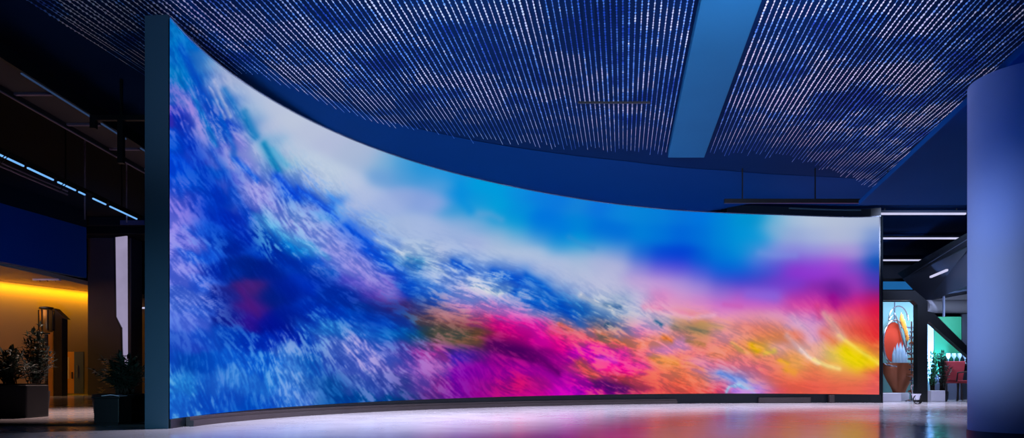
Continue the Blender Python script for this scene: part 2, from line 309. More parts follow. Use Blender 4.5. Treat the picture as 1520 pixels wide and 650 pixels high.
# single brush strokes: half width, rgb, opacity : points
ST = '''5 232 120 170 .5:958 456,990 460,1030 468|4 236 182 208 .55:985 462,1025 472,1060 468|9 130 100 222 .45:1112 437,1150 441|13 108 34 155 .5:1238 428,1252 434|8 226 78 60 .5:1222 495,1238 508|6 125 155 226 .3:1128 375,1150 379,1180 379|8 5 142 220 .55:684 274,686 298,698 312|6 95 160 215 .5:712 318,728 318,744 326|5 60 140 210 .4:845 352,862 362,880 368|4 200 90 180 .5:1075 452,1100 455|3 238 190 90 .5:1085 508,1100 520,1110 524|3 225 120 60 .5:1020 540,1045 548
14 150 145 225 .65:355 215,372 260,395 300,430 335,470 355,510 380,550 408,578 432|4 90 180 230 .65:380 316,400 333,430 355,462 366,488 384|12 0 42 160 .7:385 345,420 382,470 412,520 440|5 0 120 205 .7:256 60,275 110,300 170,320 215|6 0 75 195 .75:268 70,290 115,312 165,335 208|6 160 150 225 .6:276 148,298 195,320 242|10 0 50 190 .75:258 170,282 208,300 250,325 295|8 0 70 200 .7:312 222,335 262,355 300,375 330|4 0 100 210 .6:330 175,345 215,350 240
7 0 112 185 .85:362 168,370 184,379 202|6 0 128 185 .8:392 214,402 232,413 252|5 60 170 215 .5:405 222,425 245|5 20 110 195 .7:333 133,345 152,356 172|3 190 195 228 .8:318 120,328 145,342 172|2 180 185 225 .7:312 130,324 155,335 175
8 0 70 222 .8:410 262,425 280,438 292|5 10 90 225 .8:352 238,372 258,382 268|5 10 80 225 .7:440 278,470 298,500 325|5 0 80 222 .85:512 335,532 350,552 362|8 0 80 222 .8:546 372,562 382,578 394|6 0 75 205 .5:585 405,615 425|3 200 212 228 .7:560 355,585 368,610 388|3 215 220 232 .6:590 372,620 384,655 402
4 10 120 190 .6:606 383,630 388|4 10 110 200 .6:600 390,625 398|5 0 85 212 .75:672 388,684 394,698 398|6 0 85 212 .75:732 402,745 408,768 414|5 0 95 210 .8:780 408,800 420,815 432|5 0 90 205 .8:760 432,785 446,810 458|6 0 85 200 .8:820 440,835 456,850 468|4 225 228 225 .7:705 425,730 434,748 438|3 220 225 235 .5:770 436,792 444
9 78 0 92 .85:728 510,760 518,790 530|7 95 0 100 .8:785 528,808 538,828 552|7 60 20 150 .4:668 520,700 527|8 80 80 66 .5:650 492,690 498|5 150 85 60 .6:680 505,705 505|6 190 120 120 .6:655 470,690 472
4 20 75 110 .85:905 484,914 488|3 10 90 140 .8:972 477,982 482|4 60 110 160 .7:895 452,920 456|4 235 225 220 .7:860 438,890 452,910 462|4 130 105 90 .7:885 496,900 502|4 235 115 30 .8:984 500,996 505|5 125 118 95 .6:1000 484,1025 488,1045 492|5 170 120 60 .6:1020 505,1045 512|4 180 150 90 .4:1040 480,1070 486
7 250 0 150 .6:905 545,935 550|6 80 10 105 .7:880 566,905 572,925 578|8 235 100 60 .7:858 536,868 548,880 556|5 210 90 225 .4:890 530,915 536|6 238 150 50 .6:970 530,1005 538
5 115 155 232 .8:1070 553,1086 561,1102 568|3 150 175 235 .8:1098 568,1118 578|2.5 160 215 240 .8:1078 582,1086 574,1100 572,1120 583|3 200 130 235 .6:1090 580,1125 582|5 235 180 10 .8:1115 512,1124 520|4 238 175 30 .7:1158 535,1168 540|5 235 165 30 .6:1168 548,1180 553
3 252 225 205 .9:1188 518,1200 530,1215 539|3.5 250 225 140 .8:1208 534,1228 543,1245 547|5 230 190 195 .55:1168 498,1180 510,1192 522|4 232 205 60 .6:1135 524,1150 520
3 252 222 110 .9:1246 498,1262 511,1280 524,1305 540|9 236 208 0 .75:1256 520,1275 532,1295 540|12 236 214 0 .7:1262 530,1275 540|5 228 175 160 .6:1222 465,1240 485,1250 502|6 222 175 205 .5:1175 470,1190 485,1205 505|4 225 150 145 .5:1232 470,1236 490|8 150 0 140 .5:1236 442,1240 452|5 214 60 130 .5:1213 455,1216 470
3 120 60 200 .4:252 160,258 190|6 90 25 125 .55:358 430,372 452,384 468|3 235 100 60 .5:830 480,850 490'''

def lic(noise, ang, steps, stride=1.0):
    H, W = noise.shape
    yy, xx = np.mgrid[0:H, 0:W].astype(np.float32)
    acc = noise.copy(); 
    for sgn in (1, -1):
        x = xx.copy(); y = yy.copy()
        for k in range(steps):
            xi = np.clip(x.astype(int), 0, W-1); yi = np.clip(y.astype(int), 0, H-1)
            a = ang[yi, xi]
            x += sgn*np.cos(a)*stride; y += sgn*np.sin(a)*stride
            fx = np.clip(x, 0, W-1.001); fy = np.clip(y, 0, H-1.001)
            xi = fx.astype(int); yi = fy.astype(int); tx = fx-xi; ty = fy-yi
            acc += (noise[yi, xi]*(1-tx)+noise[yi, xi+1]*tx)*(1-ty) + (noise[yi+1, xi]*(1-tx)+noise[yi+1, xi+1]*tx)*ty
    acc -= acc.mean(); acc /= acc.std() + 1e-6
    return acc

def blur(a, r):
    k = np.exp(-np.linspace(-2, 2, 2*r+1)**2); k /= k.sum()
    p = np.pad(a, r, mode='edge')
    p = np.apply_along_axis(lambda v: np.convolve(v, k, 'valid'), 0, p)
    return np.apply_along_axis(lambda v: np.convolve(v, k, 'valid'), 1, p)

def artwork():
    X0, X1, Y0, Y1 = 252, 1306, 20, 628
    W, H = X1 - X0, Y1 - Y0
    rs = np.random.RandomState(7)
    yy, xx = np.mgrid[0:H, 0:W].astype(np.float32)
    # coarse fields (every 4th sample, then upscaled)
    q = 4
    gy, gx = np.mgrid[0:H+q:q, 0:W+q:q].astype(np.float32)
    gx += X0; gy += Y0
    num = np.zeros(gx.shape + (5,)); den = np.zeros(gx.shape); ca = np.zeros(gx.shape); sa = np.zeros(gx.shape)
    rows = []
    for s in BR.replace('\n', '|').split('|'):
        v = [float(t) for t in s.split()]
        rows.append((v[0], v[1], v[2], v[3], v[4], v[5]*(0.62 if v[0] < 470 and v[1] > 470 else 0.85 if v[0] < 950 else 0.6), v[6]))
    numc = np.zeros(gx.shape + (3,)); denc = np.zeros(gx.shape)
    for x, y, r, g, b, a, an in rows:
        d2 = (gx-x)**2 + (gy-y)**2
        w = np.exp(-d2/(2*22**2)) + 1e-3*np.exp(-d2/(2*70**2)) + 1e-9
        numc += w[..., None]*np.array([r, g, b]); denc += w
        ca += w*math.cos(R(an)); sa += w*math.sin(R(an))
        num[..., 0] += w*a; den += w
    for s in CALM.split(';'):
        x, y = map(float, s.split())
        d2 = (gx-x)**2 + (gy-y)**2
        den += 1.5*np.exp(-d2/(2*24**2)) + 2e-3*np.exp(-d2/(2*70**2))
    amt = num[..., 0]/den; alt = numc/denc[..., None]; ang = np.arctan2(sa, ca)
    def up(f):
        fy = yy/q; fx = xx/q
        iy = fy.astype(int); ix = fx.astype(int); ty = fy-iy; tx = fx-ix
        iy1 = np.minimum(iy+1, f.shape[0]-1); ix1 = np.minimum(ix+1, f.shape[1]-1)
        if f.ndim == 3: ty = ty[..., None]; tx = tx[..., None]
        return (f[iy, ix]*(1-ty)*(1-tx) + f[iy1, ix]*ty*(1-tx) + f[iy, ix1]*(1-ty)*tx + f[iy1, ix1]*ty*tx)
    amt, alt, ang = up(amt), up(alt), up(ang)
    wig = up(blur(rs.randn(*gx.shape), 5)); wig = 0.10*wig/wig.std()
    n1 = lic(blur(rs.rand(H, W), 1).astype(np.float32), ang + wig, 4)
    n2 = lic(blur(rs.rand(H, W), 3).astype(np.float32), ang + wig, 7)
    n3 = lic(blur(rs.rand(H, W), 9).astype(np.float32), ang, 14, 1.5)
    n4 = up(blur(rs.randn(*gx.shape), 5)); n4 = n4/n4.std()
    fine = 2.0*np.tanh(0.62*(0.55*n1 + 0.75*n2 + 0.55*n3 + 0.5*n4 - 0.25))
    # base colour field
    pts = []
    for x, s in SW.items():
        for e in s.split(';'):
            y, r, g, b = map(float, e.split()); pts.append((x, y, r, g, b))
    num = np.zeros((H//2+1, W//2+1, 3)); den = np.zeros((H//2+1, W//2+1))
    hy, hx = np.mgrid[0:H+1:2, 0:W+1:2].astype(np.float32)
    hy = hy[:H//2+1, :W//2+1] + Y0; hx = hx[:H//2+1, :W//2+1] + X0
    for x, y, r, g, b in pts:
        d2 = ((hx-x)/13.0)**2 + ((hy-y)/7.5)**2
        w = np.exp(-d2/2) + 2e-3*np.exp(-d2/18) + 1e-12
        num += w[..., None]*np.array([r, g, b]); den += w
    base = num/den[..., None]
    soft = np.stack([blur(base[..., k], 8) for k in range(3)], -1)
    cm = np.clip(1 - amt[::2, ::2]*5, 0, 1)
    cm = blur(np.pad(cm, ((0, base.shape[0]-cm.shape[0]), (0, base.shape[1]-cm.shape[1])), mode='edge'), 5)[..., None]*0.85
    base = base*(1-cm) + soft*cm
    # ragged edges: sample the base along the strokes
    wob = amt*8.0
    pa, pb = n3, n2
    sx = xx + wob*(pa*np.cos(ang) - 0.45*pb*np.sin(ang)); sy = yy + wob*(pa*np.sin(ang) + 0.45*pb*np.cos(ang))
    def samp(f, x, y, s):
        x = np.clip(x/s, 0, f.shape[1]-1.001); y = np.clip(y/s, 0, f.shape[0]-1.001)
        ix = x.astype(int); iy = y.astype(int); tx = (x-ix)[..., None]; ty = (y-iy)[..., None]
        return f[iy, ix]*(1-tx)*(1-ty) + f[iy, ix+1]*tx*(1-ty) + f[iy+1, ix]*(1-tx)*ty + f[iy+1, ix+1]*tx*ty
    img = samp(base, sx, sy, 2)
    # strokes
    px = xx + X0 + wob*0.7*pa*np.cos(ang); py = yy + Y0 + wob*0.5*pa*np.sin(ang) + amt*2.5*n1
    for s in ST.replace('\n', '|').split('|'):
        h, p = s.split(':'); h = [float(t) for t in h.split()]
        P = [tuple(map(float, t.split())) for t in p.split(',')]
        best = np.full((H, W), 1e9)
        for k, (a, b) in enumerate(zip(P, P[1:])):
            dx, dy = b[0]-a[0], b[1]-a[1]; L = dx*dx+dy*dy
            t = np.clip(((px-a[0])*dx + (py-a[1])*dy)/L, 0, 1)
            best = np.minimum(best, np.hypot(px-a[0]-t*dx, py-a[1]-t*dy))
        w = np.exp(-(best/h[0])**2)*h[4]
        img = img*(1-w[..., None]) + np.array(h[1:4])*w[..., None]
    dk = (1/(1+np.exp((xx+X0-600)/25)))*(1/(1+np.exp(-(yy+Y0-455)/20)))
    img = img*(1 - dk[..., None]*np.array([.35, .14, .04]))
    hi = np.clip((fine-0.15)/1.3, 0, 1)*np.clip(amt, 0, 1)
    lo = np.clip((-fine-0.1)/1.5, 0, 1)*np.clip(amt, 0, 1)*0.8
    img = img*(1-hi[..., None]) + alt*hi[..., None]
    img = img*(1 - lo[..., None]*np.array([0.75, 0.5, 0.2]))
    return np.clip(img, 0, 255), X0, Y0

# ------------------------------------------------------------------ video wall
def build_wall():
    root = empty('video_wall', (*wall_plan(760)[:2], 0), 'giant curved LED video wall glowing with a blue, white, pink and orange abstract picture', 'video wall')
    off = Vector(root.location)
    NX, NZ = 900, 330
    pxs = np.linspace(252, 1305, NX)
    Xs, Ys, Zb = wall_plan(pxs)
    img, X0, Y0 = artwork()
    v = np.linspace(0, 1, NZ)
    zz = Zb[None, :] + (ZTOP - Zb[None, :])*v[:, None]
    co = np.stack([np.broadcast_to(Xs, zz.shape) - off.x, np.broadcast_to(Ys, zz.shape) - off.y, zz], -1).reshape(-1, 3)
    yb, yt = ybot(pxs), ytop(pxs)
    row = yb[None, :] + (yt - yb)[None, :]*v[:, None] - Y0
    colx = np.broadcast_to(pxs, row.shape) - X0
    ix = np.clip(colx, 0, img.shape[1]-1.001); iy = np.clip(row, 0, img.shape[0]-1.001)
    ax = ix.astype(int); ay = iy.astype(int); tx = (ix-ax)[..., None]; ty = (iy-ay)[..., None]
    c = img[ay, ax]*(1-tx)*(1-ty) + img[ay, ax+1]*tx*(1-ty) + img[ay+1, ax]*(1-tx)*ty + img[ay+1, ax+1]*tx*ty
    c = c/255.0
    lin = np.where(c <= 0.04045, c/12.92, ((c+0.055)/1.055)**2.4)
    me = bpy.data.meshes.new('display_face')
    me.vertices.add(NX*NZ); me.vertices.foreach_set('co', co.astype(np.float32).ravel())
    i = np.arange(NX-1)[None, :] + np.arange(NZ-1)[:, None]*NX
    quads = np.stack([i, i+1, i+1+NX, i+NX], -1).reshape(-1)
    nq = (NX-1)*(NZ-1)
    me.loops.add(nq*4); me.loops.foreach_set('vertex_index', quads.astype(np.int32))
    me.polygons.add(nq); me.polygons.foreach_set('loop_start', (np.arange(nq)*4).astype(np.int32))
    me.update(calc_edges=True)
    at_ = me.color_attributes.new('picture', 'FLOAT_COLOR', 'POINT')
    at_.data.foreach_set('color', np.concatenate([lin, np.ones(lin.shape[:2]+(1,))], -1).astype(np.float32).ravel())
    m = bpy.data.materials.new('led_picture'); m.use_nodes = True
    nt = m.node_tree; nt.nodes.clear()
    a = nt.nodes.new('ShaderNodeAttribute'); a.attribute_name = 'picture'
    e = nt.nodes.new('ShaderNodeEmission'); e.inputs['Strength'].default_value = 1.0
    o = nt.nodes.new('ShaderNodeOutputMaterial')
    nt.links.new(a.outputs['Color'], e.inputs['Color']); nt.links.new(e.outputs[0], o.inputs['Surface'])
    me.materials.append(m)
    face = bpy.data.objects.new('display_face', me); link(face, root)
    # outline curve for the cabinet
    n = 90
    pp = np.concatenate([np.linspace(250.6, 330, 26)[:-1], np.linspace(330, 1307.5, n-25)])
    X, Y, Zl = wall_plan(pp)
    C = [Vector((x, y, 0)) - Vector((off.x, off.y, 0)) for x, y in zip(X, Y)]
    T = [(C[min(k+1, n-1)] - C[max(k-1, 0)]).normalized() for k in range(n)]
    N = [Vector((-t.y, t.x, 0)) for t in T]      # away from the camera side
    def strip(name, f0, f1, z0, z1, mt, k0=0, k1=n):
        """band along the curve between offsets f0 (front) and f1 (back)"""
        mb = MB(); L = []
        for k in range(k0, k1):
            zz0 = z0(k) if callable(z0) else z0; zz1 = z1(k) if callable(z1) else z1
            a = C[k] + N[k]*f0; b = C[k] + N[k]*f1
            L.append([mb.bm.verts.new((p.x, p.y, z)) for p, z in ((a, zz0), (b, zz0), (b, zz1), (a, zz1))])
        for p, q_ in zip(L, L[1:]):
            for j in range(4):
                mb.bm.faces.new((p[j], p[(j+1) % 4], q_[(j+1) % 4], q_[j]))
        mb.bm.faces.new(L[0]); mb.bm.faces.new(L[-1][::-1])
        return mb.build(name, mt, root)
    strip('cabinet', 0.03, 0.5, 0.0, 8.74, M['bezel'], 1, n)
    strip('top_bezel', -0.04, 0.02, ZTOP+0.002, 8.735, M['silver'])
    strip('base_panel', -0.04, 0.02, 0.0, lambda k: Zl[k]-0.005, M['bezel'])
    # curved cove easing from the bead ceiling down to the top of the wall
    mb = MB(); L = []
    for k in range(n):
        row_ = []
        wd = float(np.interp(pp[k], [250, 400, 520, 650, 850, 1000, 1310], [.35, .5, 1.0, 2.0, 3.6, 4.2, 4.0]))
        for f, z in ((-wd, 9.235), (-0.5*wd, 9.0), (-0.2*wd, 8.84), (-.02, 8.745), (0.5, 8.745), (0.52, 9.24)):
            tt = min(1.0, max(0.0, (pp[k]-340)/150), max(0.0, (1120-pp[k])/70)); z = 9.238 - tt*(9.238 - z)
            p = C[k] + N[k]*f; row_.append(mb.bm.verts.new((p.x+off.x, p.y+off.y, z)))
        L.append(row_)
    for p, q_ in zip(L, L[1:]):
        for j in range(5): mb.bm.faces.new((p[j], p[j+1], q_[j+1], q_[j]))
    cv = mb.build('ceiling_cove', M['cove'], smooth=True); tag(cv, kind='structure')
    # side bezel at the right end
    mb = MB(); e_ = C[-1]
    mb.box(e_.x, e_.x+0.07, e_.y-0.06, e_.y+0.4, 0, 8.76)
    mb.build('side_bezel', M['bezel'], root)
    # end cap, the slate coloured narrow face turned to the viewer
    a = at(214.5, 600, 14.25); b = at(250.3, 600, 14.2)
    mb = MB()
    ax_, ay_ = a.x-off.x, a.y-off.y; bx_, by_ = b.x-off.x, b.y-off.y
    mb.prism([(ax_, ay_, 0), (bx_, by_, 0), (bx_-0.06, by_+0.09, 0), (ax_+0.03, ay_+0.09, 0)], (0, 0, 8.74))
    mb.build('end_cap', M['endcap'], root, bevel=0.01)
    def k_of(px): return int(np.argmin(abs(pp-px)))
    strip('header_panel', -0.05, 0.4, 8.745, 9.1, M['bezel'], k_of(1085), n)
    strip('header_trim', -0.09, -0.055, 9.0, 9.06, M['endcap'], k_of(1170), k_of(1285))
    # low rail steps in front of the foot
    def k_of(px): return int(np.argmin(abs(pp-px)))
    s1 = strip('foot_rail', -0.22, -0.05, 0.0, 0.13, M['rail'], k_of(272), k_of(1016))
    tag(s1, 'long taupe foot rail curving along the base')
    s1b = strip('rail_cap', -0.14, -0.045, 0.132, 0.21, M['rail'], k_of(272), k_of(1010))
    s1b.parent = s1
    strip('foot_rail', -0.16, -0.05, 0.02, 0.26, M['rail'], k_of(1130), k_of(1222))
    mb = MB(); p = C[k_of(1226)] + N[k_of(1226)]*-0.14
    mb.box(p.x-0.12, p.x+0.12, p.y-0.1, p.y+0.06, 0, 0.36)
    mb.build('cable_box', M['rail'], root, bevel=0.01)
    return root
wall = build_wall()

# ------------------------------------------------------------------ the setting
# floor: polished stone tiles
mf = bpy.data.materials.new('polished_floor'); mf.use_nodes = True
nt = mf.node_tree; b = nt.nodes['Principled BSDF']
tc = nt.nodes.new('ShaderNodeTexCoord')
ns = nt.nodes.new('ShaderNodeTexNoise'); ns.inputs['Scale'].default_value = 0.35; ns.inputs['Detail'].default_value = 6
nt.links.new(tc.outputs['Object'], ns.inputs['Vector'])
mx = nt.nodes.new('ShaderNodeMix'); mx.data_type = 'RGBA'
mx.inputs['A'].default_value = (*srgb((168, 165, 176)), 1); mx.inputs['B'].default_value = (*srgb((205, 202, 212)), 1)
nt.links.new(ns.outputs['Fac'], mx.inputs['Factor']); nt.links.new(mx.outputs['Result'], b.inputs['Base Color'])
ns2 = nt.nodes.new('ShaderNodeTexNoise'); ns2.inputs['Scale'].default_value = 0.9; ns2.inputs['Detail'].default_value = 3
nt.links.new(tc.outputs['Object'], ns2.inputs['Vector'])
mr = nt.nodes.new('ShaderNodeMapRange'); mr.inputs['To Min'].default_value = 0.10; mr.inputs['To Max'].default_value = 0.20
nt.links.new(ns2.outputs['Fac'], mr.inputs['Value']); nt.links.new(mr.outputs['Result'], b.inputs['Roughness'])
b.inputs['IOR'].default_value = 1.5
fl = MB().box(-70, 60, -12, 75, -0.2, 0.0).build('floor', mf); tag(fl, kind='structure')

cl = MB().box(-12.9, 50, -12, 62, 9.25, 9.6).build('ceiling', M['slab']); tag(cl, kind='structure')
cu = MB().box(-70, -12.9, -12, 75, 12.6, 12.9).build('ceiling_upper', M['void']); tag(cu, kind='structure')
up_ = MB().box(-13.0, -12.8, -12, 62, 9.61, 12.6).build('trim_1', M['void']); tag(up_, kind='structure')
wb = MB().box(-14.0, 50, 62, 62.4, 0, 9.6).build('wall_back', M['navy']); tag(wb, kind='structure')
wl = MB().box(-70, -14.0, 74, 74.4, 0, 12.6).build('wall_far', M['navy']); tag(wl, kind='structure')
wr = MB().box(49.6, 50, -12, 62, 0, 9.25).build('wall_right', M['navy']); tag(wr, kind='structure')
ws = MB().box(-70, 50, -12.4, -12, 0, 12.9).build('wall_rear', M['navy']); tag(ws, kind='structure')
wll = MB().box(-70.4, -70, -12, 75, 0, 12.9).build('wall_left', M['navy']); tag(wll, kind='structure')

# wide smooth beam between the two bead fields
DX = 0.165            # drift of the strands to the right per metre of depth
def sp(s, Y): return s + DX*Y
mb = MB()
mb.prism([(sp(1.72, -11), -11, 9.0), (sp(2.96, -11), -11, 9.0), (sp(2.9, 24.1), 24.1, 9.0), (sp(1.6, 24.1), 24.1, 9.0)], (0, 0, 0.26))
bm_ = mb.build('ceiling_beam', M['beam'], bevel=0.02); tag(bm_, 'wide smooth pale blue beam crossing the ceiling between the bead strands', 'beam', kind='structure')

# bead strands
END = [(-13, 18.2), (-12.6, 18.3), (-10.7, 19.0), (-10.2, 20.2), (-9.9, 20.5), (-9.3, 20.4), (-8.5, 21.2), (-7.1, 21.8), (-5.1, 22.8), (-2.9, 23.3), (-.6, 23.8), (1.8, 24.2), (4.2, 24.0), (6.8, 25.0), (10.9, 28.5), (13, 28.5)]
def dend(s): return float(np.interp(s, [e[0] for e in END], [e[1] for e in END]))
mbead = bpy.data.materials.new('glass_beads'); mbead.use_nodes = True
nt = mbead.node_tree; b = nt.nodes['Principled BSDF']
tc = nt.nodes.new('ShaderNodeTexCoord')
n1 = nt.nodes.new('ShaderNodeTexNoise'); n1.inputs['Scale'].default_value = 0.8; n1.inputs['Detail'].default_value = 4; n1.inputs['Roughness'].default_value = 0.65
nt.links.new(tc.outputs['Object'], n1.inputs['Vector'])
cr = nt.nodes.new('ShaderNodeValToRGB')  # blue and white patches paint uneven lighting into the bead colour
cr.color_ramp.elements[0].position = 0.38; cr.color_ramp.elements[0].color = (*srgb((20, 80, 200)), 1)
cr.color_ramp.elements[1].position = 0.64; cr.color_ramp.elements[1].color = (*srgb((245, 235, 255)), 1)
e2 = cr.color_ramp.elements.new(0.5); e2.color = (*srgb((120, 180, 255)), 1)
e3 = cr.color_ramp.elements.new(0.54); e3.color = (*srgb((240, 240, 255)), 1)
nt.links.new(n1.outputs['Fac'], cr.inputs['Fac']); nt.links.new(cr.outputs['Color'], b.inputs['Base Color'])
b.inputs['Roughness'].default_value = 0.35; b.inputs['Metallic'].default_value = 0.3

def bead_field(s0, s1, name, label):
    rnd = random.Random(int(s0*10)+3)
    V = []; Fc = []
    s = s0
    oct_ = [(1, 0, 0), (0, 1, 0), (-1, 0, 0), (0, -1, 0), (0, 0, 1), (0, 0, -1)]
    of = [(0, 1, 4), (1, 2, 4), (2, 3, 4), (3, 0, 4), (1, 0, 5), (2, 1, 5), (3, 2, 5), (0, 3, 5)]
    while s < s1:
        ye = dend(s) + rnd.uniform(-0.5, 0.3)
        y = 9.0 + rnd.uniform(0, 0.1)
        zs = 9.14 + rnd.uniform(-0.02, 0.02)
        bigs = rnd.uniform(0.8, 1.15)
        # carrier wire
        w = 0.0045; k = len(V)
        for yy_ in (y, ye):
            for a_, c_ in ((-w, -w), (w, -w), (w, w), (-w, w)): V.append((sp(s, yy_)+a_, yy_, zs+c_))
        for j in range(4): Fc.append((k+j, k+(j+1) % 4, k+4+(j+1) % 4, k+4+j))
        while y < ye:
            fade = min(1.0, max(0.2, (ye - y)/3.5))
            r = 0.023*bigs*rnd.uniform(0.8, 1.2)*fade
            k = len(V); x = sp(s, y); dz = rnd.uniform(-0.01, 0.01)
            for o_ in oct_: V.append((x+o_[0]*r, y+o_[1]*r*1.7, zs+dz+o_[2]*r))
            for f in of: Fc.append(tuple(k+j for j in f))
            y += 0.115
        s += 0.138
    me = bpy.data.meshes.new(name); me.from_pydata(V, [], Fc); me.materials.append(mbead)
    o = bpy.data.objects.new(name, me); link(o)
    return tag(o, label, 'bead strands', kind='stuff')
bead_field(-12.7, 1.6, 'bead_strands', 'dense rows of glinting bead strands under the ceiling left of the wide beam')
bead_field(3.1, 12.0, 'bead_strands', 'dense rows of glinting bead strands under the ceiling right of the wide beam')

# two thin dark rails on the ceiling
mb = MB(); a = at(858, 152, 19.5); c = at(965, 153, 19.5)
mb.bar((a.x, a.y, 9.07), (c.x, c.y, 9.07), 0.05)
tag(mb.build('ceiling_track', M['black']), 'short thin dark track among the bead strands left of the beam', 'track')
mb = MB(); a = at(1075, 298, 26.1); c = at(1345, 300, 26.1)
mb.bar((a.x, a.y, 7.98), (c.x, c.y, 7.98), 0.12, 0.16)
for t in (0.1, 0.5, 0.9):
    p = a.lerp(c, t); mb.box(p.x-0.02, p.x+0.02, p.y-0.02, p.y+0.02, 8.05, 9.249)
tag(mb.build('lighting_track', M['black']), 'long black track under the ceiling above the right end of the video wall', 'track')

# round column and flat canopy at the right
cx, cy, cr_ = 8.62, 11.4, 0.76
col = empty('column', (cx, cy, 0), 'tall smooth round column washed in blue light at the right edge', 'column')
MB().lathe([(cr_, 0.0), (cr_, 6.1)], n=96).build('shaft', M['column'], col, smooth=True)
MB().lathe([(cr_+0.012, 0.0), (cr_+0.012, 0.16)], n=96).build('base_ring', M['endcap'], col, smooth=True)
mb = MB()
mb.prism([(7.1, 7.0, 6.1), (16, 7.0, 6.1), (16, 19.5, 6.1), (10.03, 19.5, 6.1)], (0, 0, 0.14))
cp = mb.build('ceiling_canopy', M['canopy'], bevel=0.02); tag(cp, 'flat dropped blue ceiling canopy resting on the round column', 'canopy')

# ------------------------------------------------------------------ left side: gantry, lamps, lobby
ga = empty('ceiling_gantry', (-12.2, 12, 8.3), 'dark ladder-like gantry with a thin blue light line, hung high at the left', 'gantry')
mb = MB()
mb.box(-0.62, 0.62, -8, 22, 0.12, 0.2)
mb.build('deck', M['gantry'], ga)
for x in (-0.66, 0.66):
    MB().box(x-0.05, x+0.05, -8, 22, -0.02, 0.34).build('side_rail', M['black'] if x > 0 else M['gantry'], ga)
MB().bar((-0.62, -8, -0.03), (-0.62, 22, -0.03), 0.035).build('edge_pipe', M['lilac'], ga)
for k in range(14):
    y = -7 + k*2.05
    MB().box(-0.6, 0.35, y, y+0.09, 0.06, 0.12).build('rung', M['lilac'] if k > 4 else M['gantry'], ga)
MB().box(0.6, 0.64, 3.9, 6.8, -0.05, -0.02).build('light_strip', M['led_blue'], ga)
MB().box(0.6, 0.64, 7.0, 8.2, -0.05, -0.02).build('light_strip', M['led_blue'], ga)
MB().box(0.6, 0.64, 9.0, 9.5, -0.05, -0.02).build('light_strip', M['led_blue'], ga)
for y in (-4, 3, 10, 17):
    MB().box(0.5, 0.54, y, y+0.04, 0.2, 0.95).build('hanger', M['black'], ga)

br = empty('hanging_bracket', (-11.5, 18.4, 8.2), 'black hanging bracket with crossbar and post between gantry and video wall end', 'bracket')
MB().box(0.0, 1.9, -0.06, 0.06, -0.08, 0.06).build('crossbar', M['black'], br)
MB().box(0.75, 0.9, -0.06, 0.06, -1.25, -0.08).build('post', M['black'], br)
MB().box(0.0, 0.15, -0.06, 0.06, -0.3, -0.08).build('stub', M['black'], br)
MB().box(0.8, 0.86, -0.03, 0.03, 0.06, 1.05).build('ceiling_rod', M['black'], br)

# dashed line of slim lamps
def seg(px): # on the lamp line, z = 8
    py = 230 + (px-0)*(95/203.0)
    Y = 7.0*F/(HZ-py); return Vector(((px-760)*Y/F, Y, 8.0))
for i, (p0, p1) in enumerate([(-8, 35), (41, 79), (86, 112), (117, 126), (138, 157), (163, 203)]):
    a, c = seg(p0), seg(p1)
    r = empty('linear_lamp', (a+c)/2, 'slim glowing blue lamp in the dashed line high on the left', 'lamp', 'dashed line of slim lamps')
    MB().bar(a-(a+c)/2, c-(a+c)/2, 0.05, 0.05).build('tube', M['tube_blue'], r)
    h = Vector((0, 0, 0.068)); MB().bar(a-(a+c)/2+h, c-(a+c)/2+h, 0.08, 0.09).build('housing', M['black'], r)
labs = ['bright slim blue lamp touching the left edge of the picture in the dashed line', 'long slim blue lamp second from the left edge in the dashed line', 'slim blue lamp third in the dashed line, just left of the short one',
        'very short slim lamp beside the thin vertical hanger rod', 'slim lamp just right of the vertical hanger rod, fifth in the dashed line', 'last and longest-looking slim white-blue lamp, nearest the video wall end cap']
for o, l in zip([o for o in COL.objects if o.name.startswith('linear_lamp')], labs): o['label'] = l
# carrier truss for the lamps
a, c = seg(-80), seg(210)
cb = empty('lamp_carrier', a, 'dark bar carrying the dashed line of slim lamps at the left', 'carrier')
MB().bar(Vector((0, 0, .175)), c-a+Vector((0, 0, .175)), 0.08, 0.1).build('bar', M['void'], cb)
for t in (0.15, 0.5, 0.85):
    p = (c-a)*t; MB().bar(p+Vector((0, 0, .2)), p+Vector((0, 0, 4.59)), 0.03).build('rod', M['black'], cb)
# lilac conduit pair carried beside the lamps
for k, lab in ((0, 'upper thin lilac conduit'), (1, 'lower thin lilac conduit')):
    a_ = at(-60, 215+k*6, 18.6)-cb.location; c_ = at(100, 284+k*5, 24.2)-cb.location
    tag(MB().tube([a_, c_], 0.03, 8).build('conduit', M['lilac'], cb, smooth=True), lab)
    for t in (.3, .9):
        q_ = a_.lerp(c_, t); MB().bar(q_, q_+Vector((.4, 0, .35)), .02).build('strap', M['black'], cb)

# thin hanger rods
for px, yl, y1, lab in ((126, 289, 326, 'thin grey vertical rod left of the pier cap, crossing the dashed lamps'), (188, 318, 330, 'fainter thin vertical rod close to the video wall end cap')):
    Y = 7.0*F/(HZ-yl)+.2; c = at(px, y1, Y)
    tag(MB().tube([(c.x, Y, 12.58), c], 0.03, 8).build('hanger_rod', M['lilac']), lab, 'rod', 'hanger rods')

# fascia above the lobby
mb = MB()
A = Vector((-30.4, 36.0, 0)); B = Vector((-28.8, 45.6, 0))
mb.prism([(A.x, A.y, 8.0), (B.x, B.y, 8.0), (B.x-0.4, B.y, 8.0), (A.x-0.4, A.y, 8.0)], (0, 0, 3.4))
tag(mb.build('wall_fascia', M['fascia']), kind='structure')
mb = MB(); mb.prism([(A.x+.02, A.y, 11.4), (B.x+.02, B.y, 11.4), (B.x-0.4, B.y, 11.4), (A.x-0.4, A.y, 11.4)], (0, 0, 1.2))
tag(mb.build('trim_2', M['void']), kind='structure')
